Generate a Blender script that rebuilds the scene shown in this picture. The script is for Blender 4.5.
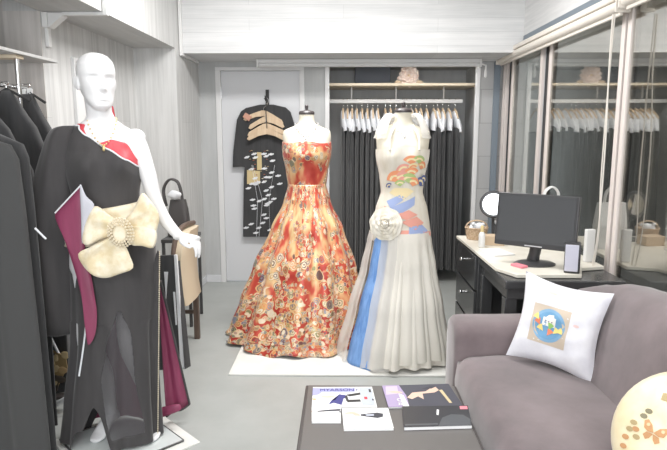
import bpy, bmesh, math, random
from mathutils import Vector, Matrix, noise as mnoise
random.seed(7)
for o in list(bpy.data.objects): bpy.data.objects.remove(o)
sc = bpy.context.scene
col = sc.collection
PI = math.pi
# ------------------------------------------------------------------ camera
F_PX, EYE = 580.0, 1.42
PITCH, YAW = math.atan(93 / F_PX), math.atan(9.5 / 587)
cam = bpy.data.cameras.new('camera'); cam.sensor_width = 36; cam.sensor_fit = 'HORIZONTAL'
cam.lens = F_PX / 667 * 36; cam.clip_start = .05
cam_o = bpy.data.objects.new('camera', cam); col.objects.link(cam_o)
cam_o.location = (0, 0, EYE); cam_o.rotation_euler = (PI / 2 - PITCH, 0, YAW)
sc.camera = cam_o
# ------------------------------------------------------------------ world, lights, exposure
w = bpy.data.worlds.new('night'); sc.world = w; w.use_nodes = True
w.node_tree.nodes['Background'].inputs[0].default_value = (.55, .62, .7, 1)
w.node_tree.nodes['Background'].inputs[1].default_value = 2.2
def area(name, loc, size, power, color=(1, .985, .97), rot=(0, 0, 0)):
    l = bpy.data.lights.new(name, 'AREA'); l.shape = 'RECTANGLE'; l.size, l.size_y = size
    l.energy = power; l.color = color
    o = bpy.data.objects.new(name, l); col.objects.link(o); o.location = loc; o.rotation_euler = rot
    return o
area('ceiling_light_front', (-.1, 3.5, 2.70), (1.3, .35), 54)
area('ceiling_light_middle', (-.1, 1.5, 2.70), (1.3, .35), 22)
area('ceiling_light_back', (-.1, -.6, 2.70), (1.3, .35), 34)
area('added_fill_light', (-.3, -1.93, 1.45), (2.6, 1.7), 62, (.97, .985, 1), (PI / 2, 0, 0))  # added fill from behind the camera, no daylight source known there
area('closet_fill', (.55, 5.22, 2.0), (1.2, .05), 6)  # unseen fill without a lamp, strengthened to brighten the closet flower
sc.view_settings.view_transform = 'Standard'; sc.view_settings.look = 'None'
sc.view_settings.exposure = .15; sc.view_settings.gamma = 1; sc.view_settings.use_curve_mapping = False

# ------------------------------------------------------------------ helpers
FW = Vector((-math.sin(YAW) * math.cos(PITCH), math.cos(YAW) * math.cos(PITCH), -math.sin(PITCH)))
RT = Vector((math.cos(YAW), math.sin(YAW), 0)); UP = RT.cross(FW)
def ray(u, v): return FW + RT * ((u - 333.5) / F_PX) - UP * ((v - 225) / F_PX)
def at(u, v, y):                       # measured point of the photograph at depth y
    r = ray(u, v); q = r * (y / r.y); q.z += EYE; return q
def onz(u, v, z):
    r = ray(u, v); q = r * ((z - EYE) / r.z); q.z += EYE; return q
def onx(u, v, x):
    r = ray(u, v); q = r * (x / r.x); q.z += EYE; return q
def V(*a): return Vector(a)
def lerp(a, b, t): return a + (b - a) * t
def interp(tab, z):                    # tab: rows (z, a, b, ...) ascending, smooth interpolation
    if z <= tab[0][0]: return tab[0][1:]
    for p, q in zip(tab, tab[1:]):
        if z <= q[0]:
            t = (z - p[0]) / (q[0] - p[0]); t = t * t * (3 - 2 * t) * .5 + t * .5
            return tuple(lerp(a, b, t) for a, b in zip(p[1:], q[1:]))
    return tab[-1][1:]
WORLD = {}                             # world offset of each parent
def thing(name, label, cat, loc, group=None, rotz=0):
    o = bpy.data.objects.new(name, None); col.objects.link(o); o.empty_display_size = .05
    o.location = loc; o.rotation_euler = (0, 0, rotz); WORLD[o.name] = Vector(loc)
    return tag(o, label, cat, group)
def tag(o, label, cat, group=None):
    o['label'] = label; o['category'] = cat
    if group: o['group'] = group
    return o
def st(o): o['kind'] = 'structure'; return o
class MB:
    def __init__(s): s.v = []; s.f = []; s.m = []; s.uv = {}; s.mi = 0
    def mat(s, i): s.mi = i; return s
    def add(s, vs, fs, uv=None):
        b = len(s.v); s.v += [Vector(p) for p in vs]
        for f in fs: s.f.append([b + i for i in f]); s.m.append(s.mi)
        if uv:
            for i, c in enumerate(uv): s.uv[b + i] = c
        return s
    def box(s, c, d, R=None):
        c = Vector(c); h = [x / 2 for x in d]
        vs = [Vector((x, y, z)) for x in (-h[0], h[0]) for y in (-h[1], h[1]) for z in (-h[2], h[2])]
        if R is not None: vs = [R @ p for p in vs]
        return s.add([c + p for p in vs], [(0, 1, 3, 2), (4, 6, 7, 5), (0, 4, 5, 1), (2, 3, 7, 6), (0, 2, 6, 4), (1, 5, 7, 3)])
    def bx(s, x0, x1, y0, y1, z0, z1): return s.box(((x0 + x1) / 2, (y0 + y1) / 2, (z0 + z1) / 2), (x1 - x0, y1 - y0, z1 - z0))
    def loft(s, rings, closed=True, cap=True, uv=None):
        n = len(rings[0]); vs = [p for r in rings for p in r]; fs = []
        for j in range(len(rings) - 1):
            for i in range(n if closed else n - 1):
                k = (i + 1) % n
                fs.append((j * n + i, j * n + k, (j + 1) * n + k, (j + 1) * n + i))
        if cap and closed:
            fs.append(tuple(range(n - 1, -1, -1))); fs.append(tuple((len(rings) - 1) * n + i for i in range(n)))
        return s.add(vs, fs, uv)
    def tube(s, path, r, n=10, cap=True):
        path = [Vector(p) for p in path]; rr = r if isinstance(r, (list, tuple)) else [r] * len(path)
        rings = []; prev = None
        for i, p in enumerate(path):
            t = (path[min(i + 1, len(path) - 1)] - path[max(i - 1, 0)]).normalized()
            if prev is None: a = t.orthogonal().normalized()
            else: a = (prev - t * prev.dot(t)).normalized()
            prev = a; b = t.cross(a)
            rings.append([p + (a * math.cos(2 * PI * k / n) + b * math.sin(2 * PI * k / n)) * rr[i] for k in range(n)])
        return s.loft(rings, True, cap)
    def cyl(s, p, q, r, n=20, r2=None): return s.tube([p, q], [r, r if r2 is None else r2], n)
    def lathe(s, c, prof, n=28, sx=1, sy=1, cap=True):
        c = Vector(c)
        return s.loft([[c + V(math.cos(2 * PI * k / n) * r * sx, math.sin(2 * PI * k / n) * r * sy, z) for k in range(n)] for r, z in prof], True, cap)
    def ball(s, c, r, n=16, R=None):
        c = Vector(c); r = (r, r, r) if isinstance(r, (int, float)) else r; rings = []
        for j in range(n // 2 + 1):
            t = max(.02, min(PI - .02, PI * j / (n // 2)))
            ring = []
            for k in range(n):
                p = V(r[0] * math.sin(t) * math.cos(2 * PI * k / n), r[1] * math.sin(t) * math.sin(2 * PI * k / n), -r[2] * math.cos(t))
                ring.append(c + (R @ p if R is not None else p))
            rings.append(ring)
        return s.loft(rings)
    def prism(s, pts, d):              # polygon (3D points, planar or nearly) thickened by vector d
        n = len(pts); pts = [Vector(p) for p in pts]; d = Vector(d)
        return s.add(pts + [p + d for p in pts], [tuple(range(n)), tuple(range(2 * n - 1, n - 1, -1))] + [(i, i + n, (i + 1) % n + n, (i + 1) % n) for i in range(n)])
    def puff(s, pts, nrm, h, hb=.004, k=7, pleat=0, seed=0, fl=2.2, wr=None):     # cushion-like body on an outline
        pts = [Vector(p) for p in pts]; c = sum(pts, Vector()) / len(pts); nrm = Vector(nrm).normalized()
        P = []
        m = len(pts)
        for i in range(m):                # densify with Catmull-Rom
            for t in (0, .34, .67):
                p0, p1, p2, p3 = pts[i - 1], pts[i], pts[(i + 1) % m], pts[(i + 2) % m]
                P.append(.5 * ((2 * p1) + (p2 - p0) * t + (2 * p0 - 5 * p1 + 4 * p2 - p3) * t * t + (3 * p1 - p0 - 3 * p2 + p3) * t ** 3))
        def rings(hh, sgn):
            out = []
            for j in range(k + 1):
                a = 1 - j / k * .97; zz = hh * math.sqrt(max(0, 1 - a ** fl))
                out.append([c + (p - c) * a + nrm * sgn * (zz + (0 if wr else pleat) * math.sin(q * 1.9 + seed) * min(1, a * 1.4) * (1 if sgn > 0 else .3)) for q, p in enumerate(P)])
            if wr and sgn > 0:      # soft directional creases
                out = [[p + nrm * (pleat * 2.2 * mnoise.noise(V(p.dot(wr) * 9 + seed, (p - wr * p.dot(wr)).length * 60, seed))) * (0 if j == 0 else 1) for p in r_] for j, r_ in enumerate(out)]
            return out
        f = rings(h, 1); b = rings(hb, -1)[1:]
        return s.loft(b[::-1] + f)
    def build(s, name, mats, parent=None, smooth=None, bevel=0, solid=0, sub=0, origin=None):
        if not isinstance(mats, (list, tuple)): mats = [mats]
        if parent is not None: off = WORLD[parent.name]
        elif origin is not None: off = Vector(origin)
        else:
            off = Vector([(min(p[i] for p in s.v) + max(p[i] for p in s.v)) / 2 for i in range(3)]); off.z = min(p.z for p in s.v)
        me = bpy.data.meshes.new(name); me.from_pydata([p - off for p in s.v], [], s.f)
        for m in mats: me.materials.append(m)
        me.polygons.foreach_set('material_index', s.m)
        if s.uv:
            lay = me.uv_layers.new(name='UVMap')
            for lo in me.loops: lay.data[lo.index].uv = s.uv.get(lo.vertex_index, (0, 0))
        bm = bmesh.new(); bm.from_mesh(me); bmesh.ops.recalc_face_normals(bm, faces=bm.faces); bm.to_mesh(me); bm.free()
        if smooth is None or smooth:
            me.shade_smooth()
            me.set_sharp_from_angle(angle=math.radians(38 if smooth is None else 75))
        o = bpy.data.objects.new(name, me); col.objects.link(o)
        if parent is not None: o.parent = parent
        else: o.location = off
        WORLD[o.name] = off
        if bevel:
            b = o.modifiers.new('bevel', 'BEVEL'); b.width = bevel; b.segments = 3; b.limit_method = 'ANGLE'; b.harden_normals = False
        if solid:
            b = o.modifiers.new('solid', 'SOLIDIFY'); b.thickness = solid; b.offset = 0
        if sub:
            b = o.modifiers.new('sub', 'SUBSURF'); b.levels = sub; b.render_levels = sub
        return o
def copy_tree(o, parent=None):
    c = o.copy(); col.objects.link(c); c.parent = parent
    for ch in list(o.children): copy_tree(ch, c)
    return c
def smooth_line(pts, n=8):
    pts = [Vector(p) for p in pts]; out = []
    for i in range(len(pts) - 1):
        p0 = pts[max(i - 1, 0)]; p1 = pts[i]; p2 = pts[i + 1]; p3 = pts[min(i + 2, len(pts) - 1)]
        for k in range(n):
            t = k / n
            out.append(.5 * ((2 * p1) + (p2 - p0) * t + (2 * p0 - 5 * p1 + 4 * p2 - p3) * t * t + (3 * p1 - p0 - 3 * p2 + p3) * t ** 3))
    return out + [pts[-1]]

# ------------------------------------------------------------------ materials
def srgb(r, g, b):
    f = lambda c: (c / 255 / 12.92) if c / 255 <= .04045 else ((c / 255 + .055) / 1.055) ** 2.4
    return (f(r), f(g), f(b), 1)
def pbr(name, c, rough=.6, metal=0, spec=.5, sheen=0, alpha=1, trans=0, coat=0):
    m = bpy.data.materials.new(name); m.use_nodes = True; b = m.node_tree.nodes['Principled BSDF']
    b.inputs['Base Color'].default_value = c if len(c) == 4 else (*c, 1)
    b.inputs['Roughness'].default_value = rough; b.inputs['Metallic'].default_value = metal
    b.inputs['Specular IOR Level'].default_value = spec
    b.inputs['Sheen Weight'].default_value = sheen; b.inputs['Alpha'].default_value = alpha
    b.inputs['Transmission Weight'].default_value = trans; b.inputs['Coat Weight'].default_value = coat
    return m
def nodes(m):
    nt = m.node_tree
    def N(t, **kw):
        n = nt.nodes.new(t)
        for k, v in kw.items():
            if k in n.inputs: n.inputs[k].default_value = v
            else: setattr(n, k, v)
        return n
    return N, nt.links.new, nt.nodes['Principled BSDF']
def ramp(N, L, src, stops, interp='LINEAR'):
    r = N('ShaderNodeValToRGB'); L(src, r.inputs[0]); e = r.color_ramp.elements; r.color_ramp.interpolation = interp
    while len(e) < len(stops): e.new(.5)
    for el, (p, c) in zip(e, stops): el.position = p; el.color = c
    return r.outputs[0]
def noisy(m, c1, c2, scale=(6, 6, 6), detail=5, lo=.35, hi=.65, bump=0, rough=None, coord='pos'):
    N, L, b = nodes(m)
    g = N('ShaderNodeNewGeometry') if coord == 'pos' else N('ShaderNodeTexCoord')
    mp = N('ShaderNodeMapping'); mp.inputs['Scale'].default_value = scale
    L(g.outputs['Position' if coord == 'pos' else 'Object'], mp.inputs[0])
    n = N('ShaderNodeTexNoise', Scale=1.0, Detail=detail, Roughness=.6); L(mp.outputs[0], n.inputs['Vector'])
    L(ramp(N, L, n.outputs[0], [(lo, c1), (hi, c2)]), b.inputs['Base Color'])
    if bump:
        bp = N('ShaderNodeBump', Strength=bump, Distance=.01); L(n.outputs[0], bp.inputs['Height']); L(bp.outputs[0], b.inputs['Normal'])
    return m
def wood_paper(name, rot, c1, c2, plank=.16, length=1.4):   # whitewashed plank wallpaper; rot turns the plank length
    m = pbr(name, c1, .72, spec=.25); N, L, b = nodes(m)
    g = N('ShaderNodeNewGeometry'); mp = N('ShaderNodeMapping')
    mp.inputs['Rotation'].default_value = rot; L(g.outputs['Position'], mp.inputs[0])
    st_ = N('ShaderNodeMapping'); st_.inputs['Scale'].default_value = (1.2, 26, 26); L(mp.outputs[0], st_.inputs[0])
    n = N('ShaderNodeTexNoise', Scale=1.0, Detail=6.0, Roughness=.65); L(st_.outputs[0], n.inputs['Vector'])
    n2 = N('ShaderNodeTexNoise', Scale=2.3, Detail=3.0); L(mp.outputs[0], n2.inputs['Vector'])
    c = ramp(N, L, n.outputs[0], [(.3, c1), (.62, c2)])
    br = N('ShaderNodeTexBrick', Scale=1.0); br.inputs['Color1'].default_value = (1, 1, 1, 1); br.inputs['Color2'].default_value = (.93, .93, .93, 1)
    br.inputs['Mortar'].default_value = (.8, .8, .8, 1); br.inputs['Mortar Size'].default_value = .0018
    br.inputs['Brick Width'].default_value = length; br.inputs['Row Height'].default_value = plank; L(mp.outputs[0], br.inputs['Vector'])
    mx = N('ShaderNodeMix', data_type='RGBA', blend_type='MULTIPLY'); mx.inputs[0].default_value = .8
    L(c, mx.inputs[6]); L(br.outputs['Color'], mx.inputs[7])
    m2 = N('ShaderNodeMix', data_type='RGBA', blend_type='MULTIPLY'); m2.inputs[0].default_value = .35
    L(mx.outputs[2], m2.inputs[6]); L(ramp(N, L, n2.outputs[0], [(.3, (.8, .8, .8, 1)), (.7, (1, 1, 1, 1))]), m2.inputs[7])
    L(m2.outputs[2], b.inputs['Base Color'])
    return m
G = lambda k, a=1: (k, k, k, a)
M = {}
M['beam'] = wood_paper('white_plank_paper', (PI / 2, 0, 0), (.66, .67, .67, 1), (.80, .80, .80, 1), .105, 1.5)          # planks along x, seen on xz faces
M['left'] = wood_paper('white_grain_paper', (0, PI / 2, 0), (.56, .56, .55, 1), (.72, .72, .71, 1), .30, 3.0)             # vertical grain
M['left_warm'] = wood_paper('warm_grain_paper', (0, PI / 2, 0), (.63, .60, .57, 1), (.80, .76, .73, 1), .25, 3.0)
M['right_paper'] = wood_paper('right_plank_paper', (0, 0, PI / 2), (.66, .67, .67, 1), (.80, .80, .80, 1), .3, 2.0)
M['soffit'] = noisy(pbr('soffit_paper', G(.55), .75), (.50, .50, .49, 1), (.58, .58, .57, 1), (14, 2, 14))
M['ceil'] = pbr('ceiling_white', G(.8), .8)
M['back'] = noisy(pbr('grey_back_wall', G(.45), .7), (.47, .48, .48, 1), (.55, .56, .56, 1), (9, 9, 1.2))
M['tile'] = pbr('grey_block_wall', G(.4), .8)
N, L, b = nodes(M['tile']); g = N('ShaderNodeNewGeometry'); mp = N('ShaderNodeMapping'); mp.inputs['Rotation'].default_value = (PI / 2, 0, 0)
L(g.outputs['Position'], mp.inputs[0]); br = N('ShaderNodeTexBrick', Scale=1.0); L(mp.outputs[0], br.inputs['Vector'])
br.inputs['Color1'].default_value = G(.42); br.inputs['Color2'].default_value = G(.46); br.inputs['Mortar'].default_value = G(.33); br.inputs['Mortar Size'].default_value = .004
br.inputs['Brick Width'].default_value = .5; br.inputs['Row Height'].default_value = .3; L(br.outputs[0], b.inputs['Base Color'])
M['floor'] = noisy(pbr('grey_vinyl_floor', G(.4), .38, spec=.4), (.375, .39, .375, 1), (.425, .44, .425, 1), (3, 3, 3), 8)
M['door'] = pbr('door_paint', (.68, .69, .71, 1), .5)
M['trim'] = pbr('white_trim', (.74, .74, .74, 1), .5)
M['whiteplastic'] = pbr('white_plastic', (.80, .80, .79, 1), .4)
M['cream_pl'] = pbr('cream_plastic', (.78, .73, .66, 1), .45)
M['stile'] = pbr('pinkish_frame', (.76, .69, .65, 1), .45)
M['bluegrey'] = pbr('bluegrey_shade_and_frame', (.20, .24, .28, 1), .5)
M['gap'] = pbr('dark_gap', G(.06), .8)
M['black'] = noisy(pbr('black_cloth', G(.06), .85, spec=.2, sheen=.25), (.046, .047, .049, 1), (.062, .062, .064, 1), (30, 30, 3))
M['blackred'] = noisy(pbr('black_gown_cloth', G(.06), .7, spec=.3, sheen=.2), (.047, .044, .045, 1), (.060, .056, .057, 1), (20, 20, 3))
M['darkgrey'] = pbr('dark_grey_cloth', G(.062), .85, spec=.2, sheen=.2)
M['burgundy'] = noisy(pbr('burgundy_lining', (.2, .03, .07, 1), .45), (.20, .035, .080, 1), (.27, .05, .11, 1), (25, 25, 3))
M['red'] = noisy(pbr('red_cloth', (.6, .05, .07, 1), .5), (.56, .045, .065, 1), (.68, .08, .10, 1), (30, 30, 6))
M['mannequin'] = pbr('white_mannequin_gloss', (.79, .785, .79, 1), .38, spec=.4)
M['cream_obi'] = noisy(pbr('cream_brocade', (.75, .66, .45, 1), .42, sheen=.2), (.72, .60, .38, 1), (.84, .76, .60, 1), (16, 16, 16), 4, .4, .6)
M['pearl'] = pbr('pearl_beads', (.75, .66, .5, 1), .3)
M['gold'] = pbr('gold_chain', (.75, .58, .28, 1), .3, metal=.8)
M['silver'] = pbr('silver_chain', (.7, .7, .72, 1), .3, metal=.8)
M['chrome'] = pbr('chrome', G(.72), .15, metal=1)
M['wood_l'] = noisy(pbr('pale_wood', (.6, .45, .3, 1), .5), (.60, .44, .29, 1), (.70, .55, .38, 1), (40, 4, 4))
M['wood_shelf'] = noisy(pbr('beech_shelf', (.66, .56, .42, 1), .5), (.64, .54, .40, 1), (.72, .62, .48, 1), (3, 40, 40))
M['wood_d'] = noisy(pbr('brown_wood', (.12, .08, .06, 1), .45), (.10, .07, .055, 1), (.16, .11, .085, 1), (30, 30, 4))
M['form'] = pbr('ivory_jersey', (.70, .655, .545, 1), .75)
M['cap'] = pbr('dark_neck_cap', (.06, .05, .05, 1), .35)
M['whitecloth'] = noisy(pbr('white_cloth', G(.78), .8), (.70, .72, .75, 1), (.82, .83, .85, 1), (30, 30, 8))
M['mat'] = noisy(pbr('white_felt', (.75, .75, .72, 1), .8), (.70, .70, .66, 1), (.78, .78, .75, 1), (5, 5, 5))
M['glassplate'] = pbr('pale_glass_plate', (.62, .66, .65, 1), .12, spec=.6)
M['blackrim'] = pbr('black_rim', G(.04), .4)
M['sofa'] = noisy(pbr('mauve_suede', (.16, .12, .125, 1), .9, spec=.15, sheen=.45), (.135, .108, .112, 1), (.225, .180, .186, 1), (3.2, 3.2, 3.2), 7, .35, .68)
M['table'] = pbr('taupe_lacquer', (.145, .136, .13, 1), .32, spec=.45)
M['table_edge'] = pbr('dark_table_edge', (.07, .062, .06, 1), .4)
M['desk'] = pbr('black_lacquer', (.055, .056, .058, 1), .25, spec=.5)
M['deskpad'] = noisy(pbr('cream_desk_top', (.72, .68, .6, 1), .4), (.70, .66, .57, 1), (.78, .75, .67, 1), (6, 6, 6))
M['screen'] = pbr('dark_screen', (.07, .073, .078, 1), .22, spec=.5)
M['bezel'] = pbr('black_bezel', (.05, .05, .053, 1), .3)
M['lilac'] = pbr('lilac_grille', (.62, .62, .72, 1), .6)
M['wicker'] = noisy(pbr('wicker', (.5, .36, .24, 1), .7), (.42, .29, .18, 1), (.62, .47, .33, 1), (90, 90, 120), 3, .4, .6, .4)
M['tan'] = pbr('tan_card', (.62, .48, .34, 1), .7)
M['yellow'] = pbr('yellow_cap', (.75, .60, .30, 1), .5)
M['mirror'] = pbr('mirror_glass', G(.7), .03, metal=1)
M['paper'] = pbr('paper_white', G(.84), .6)
M['ink'] = pbr('ink_black', G(.035), .6)
M['pink'] = pbr('pink_paint', (.80, .25, .30, 1), .6)
M['beige_uph'] = pbr('beige_upholstery', (.62, .52, .38, 1), .7)
M['bagleather'] = pbr('dark_bag_leather', (.07, .065, .065, 1), .45)
M['petal'] = noisy(pbr('blush_petals', (.8, .62, .52, 1), .7), (.80, .62, .52, 1), (.90, .82, .76, 1), (40, 40, 40))
M['bluebox'] = pbr('slate_box', (.10, .11, .13, 1), .7)
M['concrete'] = noisy(pbr('outside_wall', G(.2), .9), (.44, .42, .38, 1), (.54, .52, .48, 1), (2, 2, 2))
# night glass: half mirror, half see-through
gm = bpy.data.materials.new('window_glass'); gm.use_nodes = True; nt = gm.node_tree; nt.nodes.clear()
out = nt.nodes.new('ShaderNodeOutputMaterial'); mx = nt.nodes.new('ShaderNodeMixShader'); gl = nt.nodes.new('ShaderNodeBsdfGlossy'); tr = nt.nodes.new('ShaderNodeBsdfTransparent')
gl.inputs['Roughness'].default_value = .015; gl.inputs['Color'].default_value = (.9, .88, .84, 1); tr.inputs['Color'].default_value = (.8, .8, .78, 1); mx.inputs[0].default_value = .42
nt.links.new(tr.outputs[0], mx.inputs[1]); nt.links.new(gl.outputs[0], mx.inputs[2]); nt.links.new(mx.outputs[0], out.inputs[0]); M['glass'] = gm
def sheer(name, c, k, tint=1.0):                      # thin see-through cloth
    m = bpy.data.materials.new(name); m.use_nodes = True; nt = m.node_tree; b = nt.nodes['Principled BSDF']
    b.inputs['Base Color'].default_value = c; b.inputs['Roughness'].default_value = .7; b.inputs['Alpha'].default_value = k
    return m
M['tulle'] = sheer('white_tulle', (.88, .86, .82, 1), .5)
M['tulle_f'] = sheer('front_tulle', (.90, .865, .785, 1), .78)
M['tulle_d'] = sheer('cream_tulle', (.89, .85, .77, 1), .9)
M['sheerblack'] = sheer('sheer_black_chiffon', (.075, .07, .075, 1), .70)
M['bluetulle'] = noisy(pbr('blue_tulle', (.12, .3, .65, 1), .7), (.11, .25, .56, 1), (.22, .40, .74, 1), (40, 40, 3))
M['ivory'] = noisy(pbr('ivory_satin', (.8, .75, .64, 1), .5, sheen=.2), (.70, .645, .53, 1), (.78, .74, .66, 1), (24, 24, 3))
# red brocade, by UV in metres
def brocade():
    m = pbr('red_gold_brocade', (.6, .1, .08, 1), .34, metal=.12, spec=.45, sheen=.1); N, L, b = nodes(m)
    uv = N('ShaderNodeTexCoord').outputs['UV']
    def math_(op, a, c):
        n = N('ShaderNodeMath', operation=op)
        if isinstance(a, (int, float)): n.inputs[0].default_value = a
        else: L(a, n.inputs[0])
        if isinstance(c, (int, float)): n.inputs[1].default_value = c
        else: L(c, n.inputs[1])
        return n.outputs[0]
    def mix(f, a, c):
        n = N('ShaderNodeMix', data_type='RGBA'); L(f, n.inputs[0])
        for v, i in ((a, 6), (c, 7)):
            if isinstance(v, tuple): n.inputs[i].default_value = v
            else: L(v, n.inputs[i])
        return n.outputs[2]
    nz = N('ShaderNodeTexNoise', Scale=14.0, Detail=2.0); L(uv, nz.inputs['Vector'])
    ad = N('ShaderNodeMix', data_type='VECTOR'); ad.inputs[0].default_value = .035; L(uv, ad.inputs[4]); L(nz.outputs['Color'], ad.inputs[5]); wuv = ad.outputs[1]
    bmp = N('ShaderNodeMapping'); bmp.inputs['Scale'].default_value = (1.3, .8, 1); L(uv, bmp.inputs[0])
    bgn = N('ShaderNodeTexNoise', Scale=6.5, Detail=2.5, Roughness=.55); L(bmp.outputs[0], bgn.inputs['Vector'])
    sv = N('ShaderNodeSeparateXYZ'); L(uv, sv.inputs[0])
    low = N('ShaderNodeMapRange'); L(sv.outputs[1], low.inputs[0]); low.inputs[1].default_value = .1; low.inputs[2].default_value = .85; low.inputs[3].default_value = .09; low.inputs[4].default_value = -.02
    c = ramp(N, L, math_('SUBTRACT', bgn.outputs[0], math_('MULTIPLY', low.outputs[0], .9)), [(.34, srgb(172, 54, 46)), (.47, srgb(198, 84, 66)), (.54, srgb(214, 150, 108)), (.64, srgb(226, 194, 144))])  # red to gold by noise: the gold streaks paint satin sheen highlights
    pal = [srgb(236, 222, 196), srgb(214, 170, 108), srgb(186, 66, 54), srgb(238, 216, 190), srgb(122, 118, 116), srgb(132, 142, 160), srgb(140, 146, 104), srgb(222, 152, 96), srgb(98, 78, 74), srgb(240, 226, 200)]
    for sc_, rad, thr, sh in ((26, .44, .50, 0), (15, .44, .53, 3), (38, .40, .535, 6)):
        off = N('ShaderNodeMapping'); off.inputs['Location'].default_value = (sh * 1.7, sh * .9, 0); L(wuv, off.inputs[0])
        vo = N('ShaderNodeTexVoronoi', Scale=float(sc_), Randomness=.9); vo.voronoi_dimensions = '2D'; L(off.outputs[0], vo.inputs['Vector'])
        sp = N('ShaderNodeSeparateColor'); L(vo.outputs['Color'], sp.inputs[0]); d = vo.outputs['Distance']
        p2 = pal[sh % 4:] + pal[:sh % 4]
        c1 = ramp(N, L, sp.outputs[0], [(k / len(p2), q) for k, q in enumerate(p2)], 'CONSTANT')
        c2 = ramp(N, L, sp.outputs[1], [(k / len(pal), q) for k, q in enumerate(pal[::-1])], 'CONSTANT')
        ring = math_('GREATER_THAN', math_('SINE', math_('MULTIPLY', d, 30), 0), .2)
        disc = mix(ring, c1, c2); disc = mix(math_('GREATER_THAN', d, rad - .07), disc, srgb(224, 190, 140))
        mk = N('ShaderNodeTexNoise', Scale=6.0, Detail=1.5); L(off.outputs[0], mk.inputs['Vector'])
        on = math_('MULTIPLY', math_('LESS_THAN', d, rad), math_('GREATER_THAN', math_('ADD', mk.outputs[0], low.outputs[0]), thr))
        c = mix(math_('MULTIPLY', on, .88), c, disc)
    L(c, b.inputs['Base Color'])
    return m
M['brocade'] = brocade()
# ------------------------------------------------------------------ the room
XR, XL, YB, ZC = 1.46, -1.64, 5.39, 2.75
SOF, XS = 2.065, -1.31
st(MB().bx(-2.7, 2.0, -2.0, 6.1, -.06, 0).build('floor', M['floor'], smooth=False))
st(MB().bx(-2.7, 2.0, -2.0, 6.1, ZC, ZC + .06).build('ceiling', M['ceil'], smooth=False))
st(MB().bx(-2.7, -1.62, -2.06, -2.0, 0, ZC).bx(1.02, 2.0, -2.06, -2.0, 0, ZC).bx(-1.62, 1.02, -2.06, -2.0, 0, .58).bx(-1.62, 1.02, -2.06, -2.0, 2.32, ZC).build('wall_front', M['ceil'], smooth=False))
wo = st(MB().bx(-1.62, -1.56, -2.05, -1.98, .58, 2.32).bx(.96, 1.02, -2.05, -1.98, .58, 2.32).bx(-1.56, .96, -2.05, -1.98, .58, .64).bx(-1.56, .96, -2.05, -1.98, 2.26, 2.32).bx(-.32, -.28, -2.05, -1.98, .64, 2.26).build('window_6', M['trim'], bevel=.003))  # invented window frame, added to carry the fill light
b = MB().bx(XL - .2, XL, 3.25, 4.66, 0, ZC).bx(XL - .2, XS, 4.66, YB, 0, ZC)         # wall and the deeper column at its end
st(b.build('wall_left', M['left'], smooth=False))
b = MB().bx(-2.7, XL - .2, 3.25, 3.35, 0, ZC).bx(XL - .2, XL, 3.244, 3.25, 0, SOF).bx(-2.6, -2.5, -2.0, 3.25, 0, ZC)
st(b.build('wall_recess', M['left_warm'], smooth=False))
st(MB().bx(XL, XS, -2.0, 4.66, SOF, ZC).build('soffit', M['soffit'], smooth=False))
st(MB().bx(XS, XS + .002, -2.0, 4.66, SOF, ZC).build('trim_soffit_face', M['left'], smooth=False))
st(MB().bx(XS, XR + .2, 4.8, YB + .1, 2.045, ZC).build('beam', M['beam'], smooth=False))
b = MB().bx(-1.6, -1.118, YB, YB + .1, 0, 2.045).bx(-1.118, -.39, YB, YB + .1, 1.975, 2.045).bx(-.39, -.165, YB, YB + .1, 0, 2.045)
for nm, q in (('back', (-.4, 1.5, 6.0, 6.06, 0, 2.1)), ('top', (-.165, 1.235, YB + .1, 6.0, 2.03, 2.1)), ('left', (-.26, -.165, YB + .1, 6.0, 0, 2.03)), ('right', (1.235, 1.3, YB + .1, 6.0, 0, 2.03))):
    st(MB().bx(*q).build('wall_closet_' + nm, M['back'], smooth=False))
st(b.build('wall_back', M['back'], smooth=False))
st(MB().bx(1.235, XR + .1, YB, YB + .1, 0, 2.045).build('wall_back_right', M['tile'], smooth=False))
# door with its frame
d = MB().bx(-1.112, -.396, YB + .012, YB + .05, .008, 1.965).build('door_1', M['door'], bevel=.003); st(d)
f = MB().bx(-1.16, -1.112, YB - .012, YB + .05, 0, 1.968).bx(-.396, -.352, YB - .012, YB + .05, 0, 1.968).bx(-1.16, -.352, YB - .012, YB + .05, 1.968, 2.0)
f.build('door_frame', M['trim'], d, bevel=.003)
h = MB()
for z in (1.72, .3): h.cyl((-1.112, YB - .004, z), (-1.112, YB - .004, z + .1), .008, 10)
h.build('hinge', M['silver'], d)
# closet front poles
st(MB().bx(-.165, -.125, YB - .01, YB + .03, 0, 2.03).build('trim_closet_left', M['trim'], bevel=.004))
st(MB().bx(1.195, 1.235, YB - .01, YB + .03, 0, 2.03).build('trim_closet_right', M['trim'], bevel=.004))
st(MB().bx(XS, -1.16, YB - .015, YB, 0, .07).bx(XS, XS + .012, 4.66, YB, 0, .07).build('baseboard_back', M['door'], bevel=.003))
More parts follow.
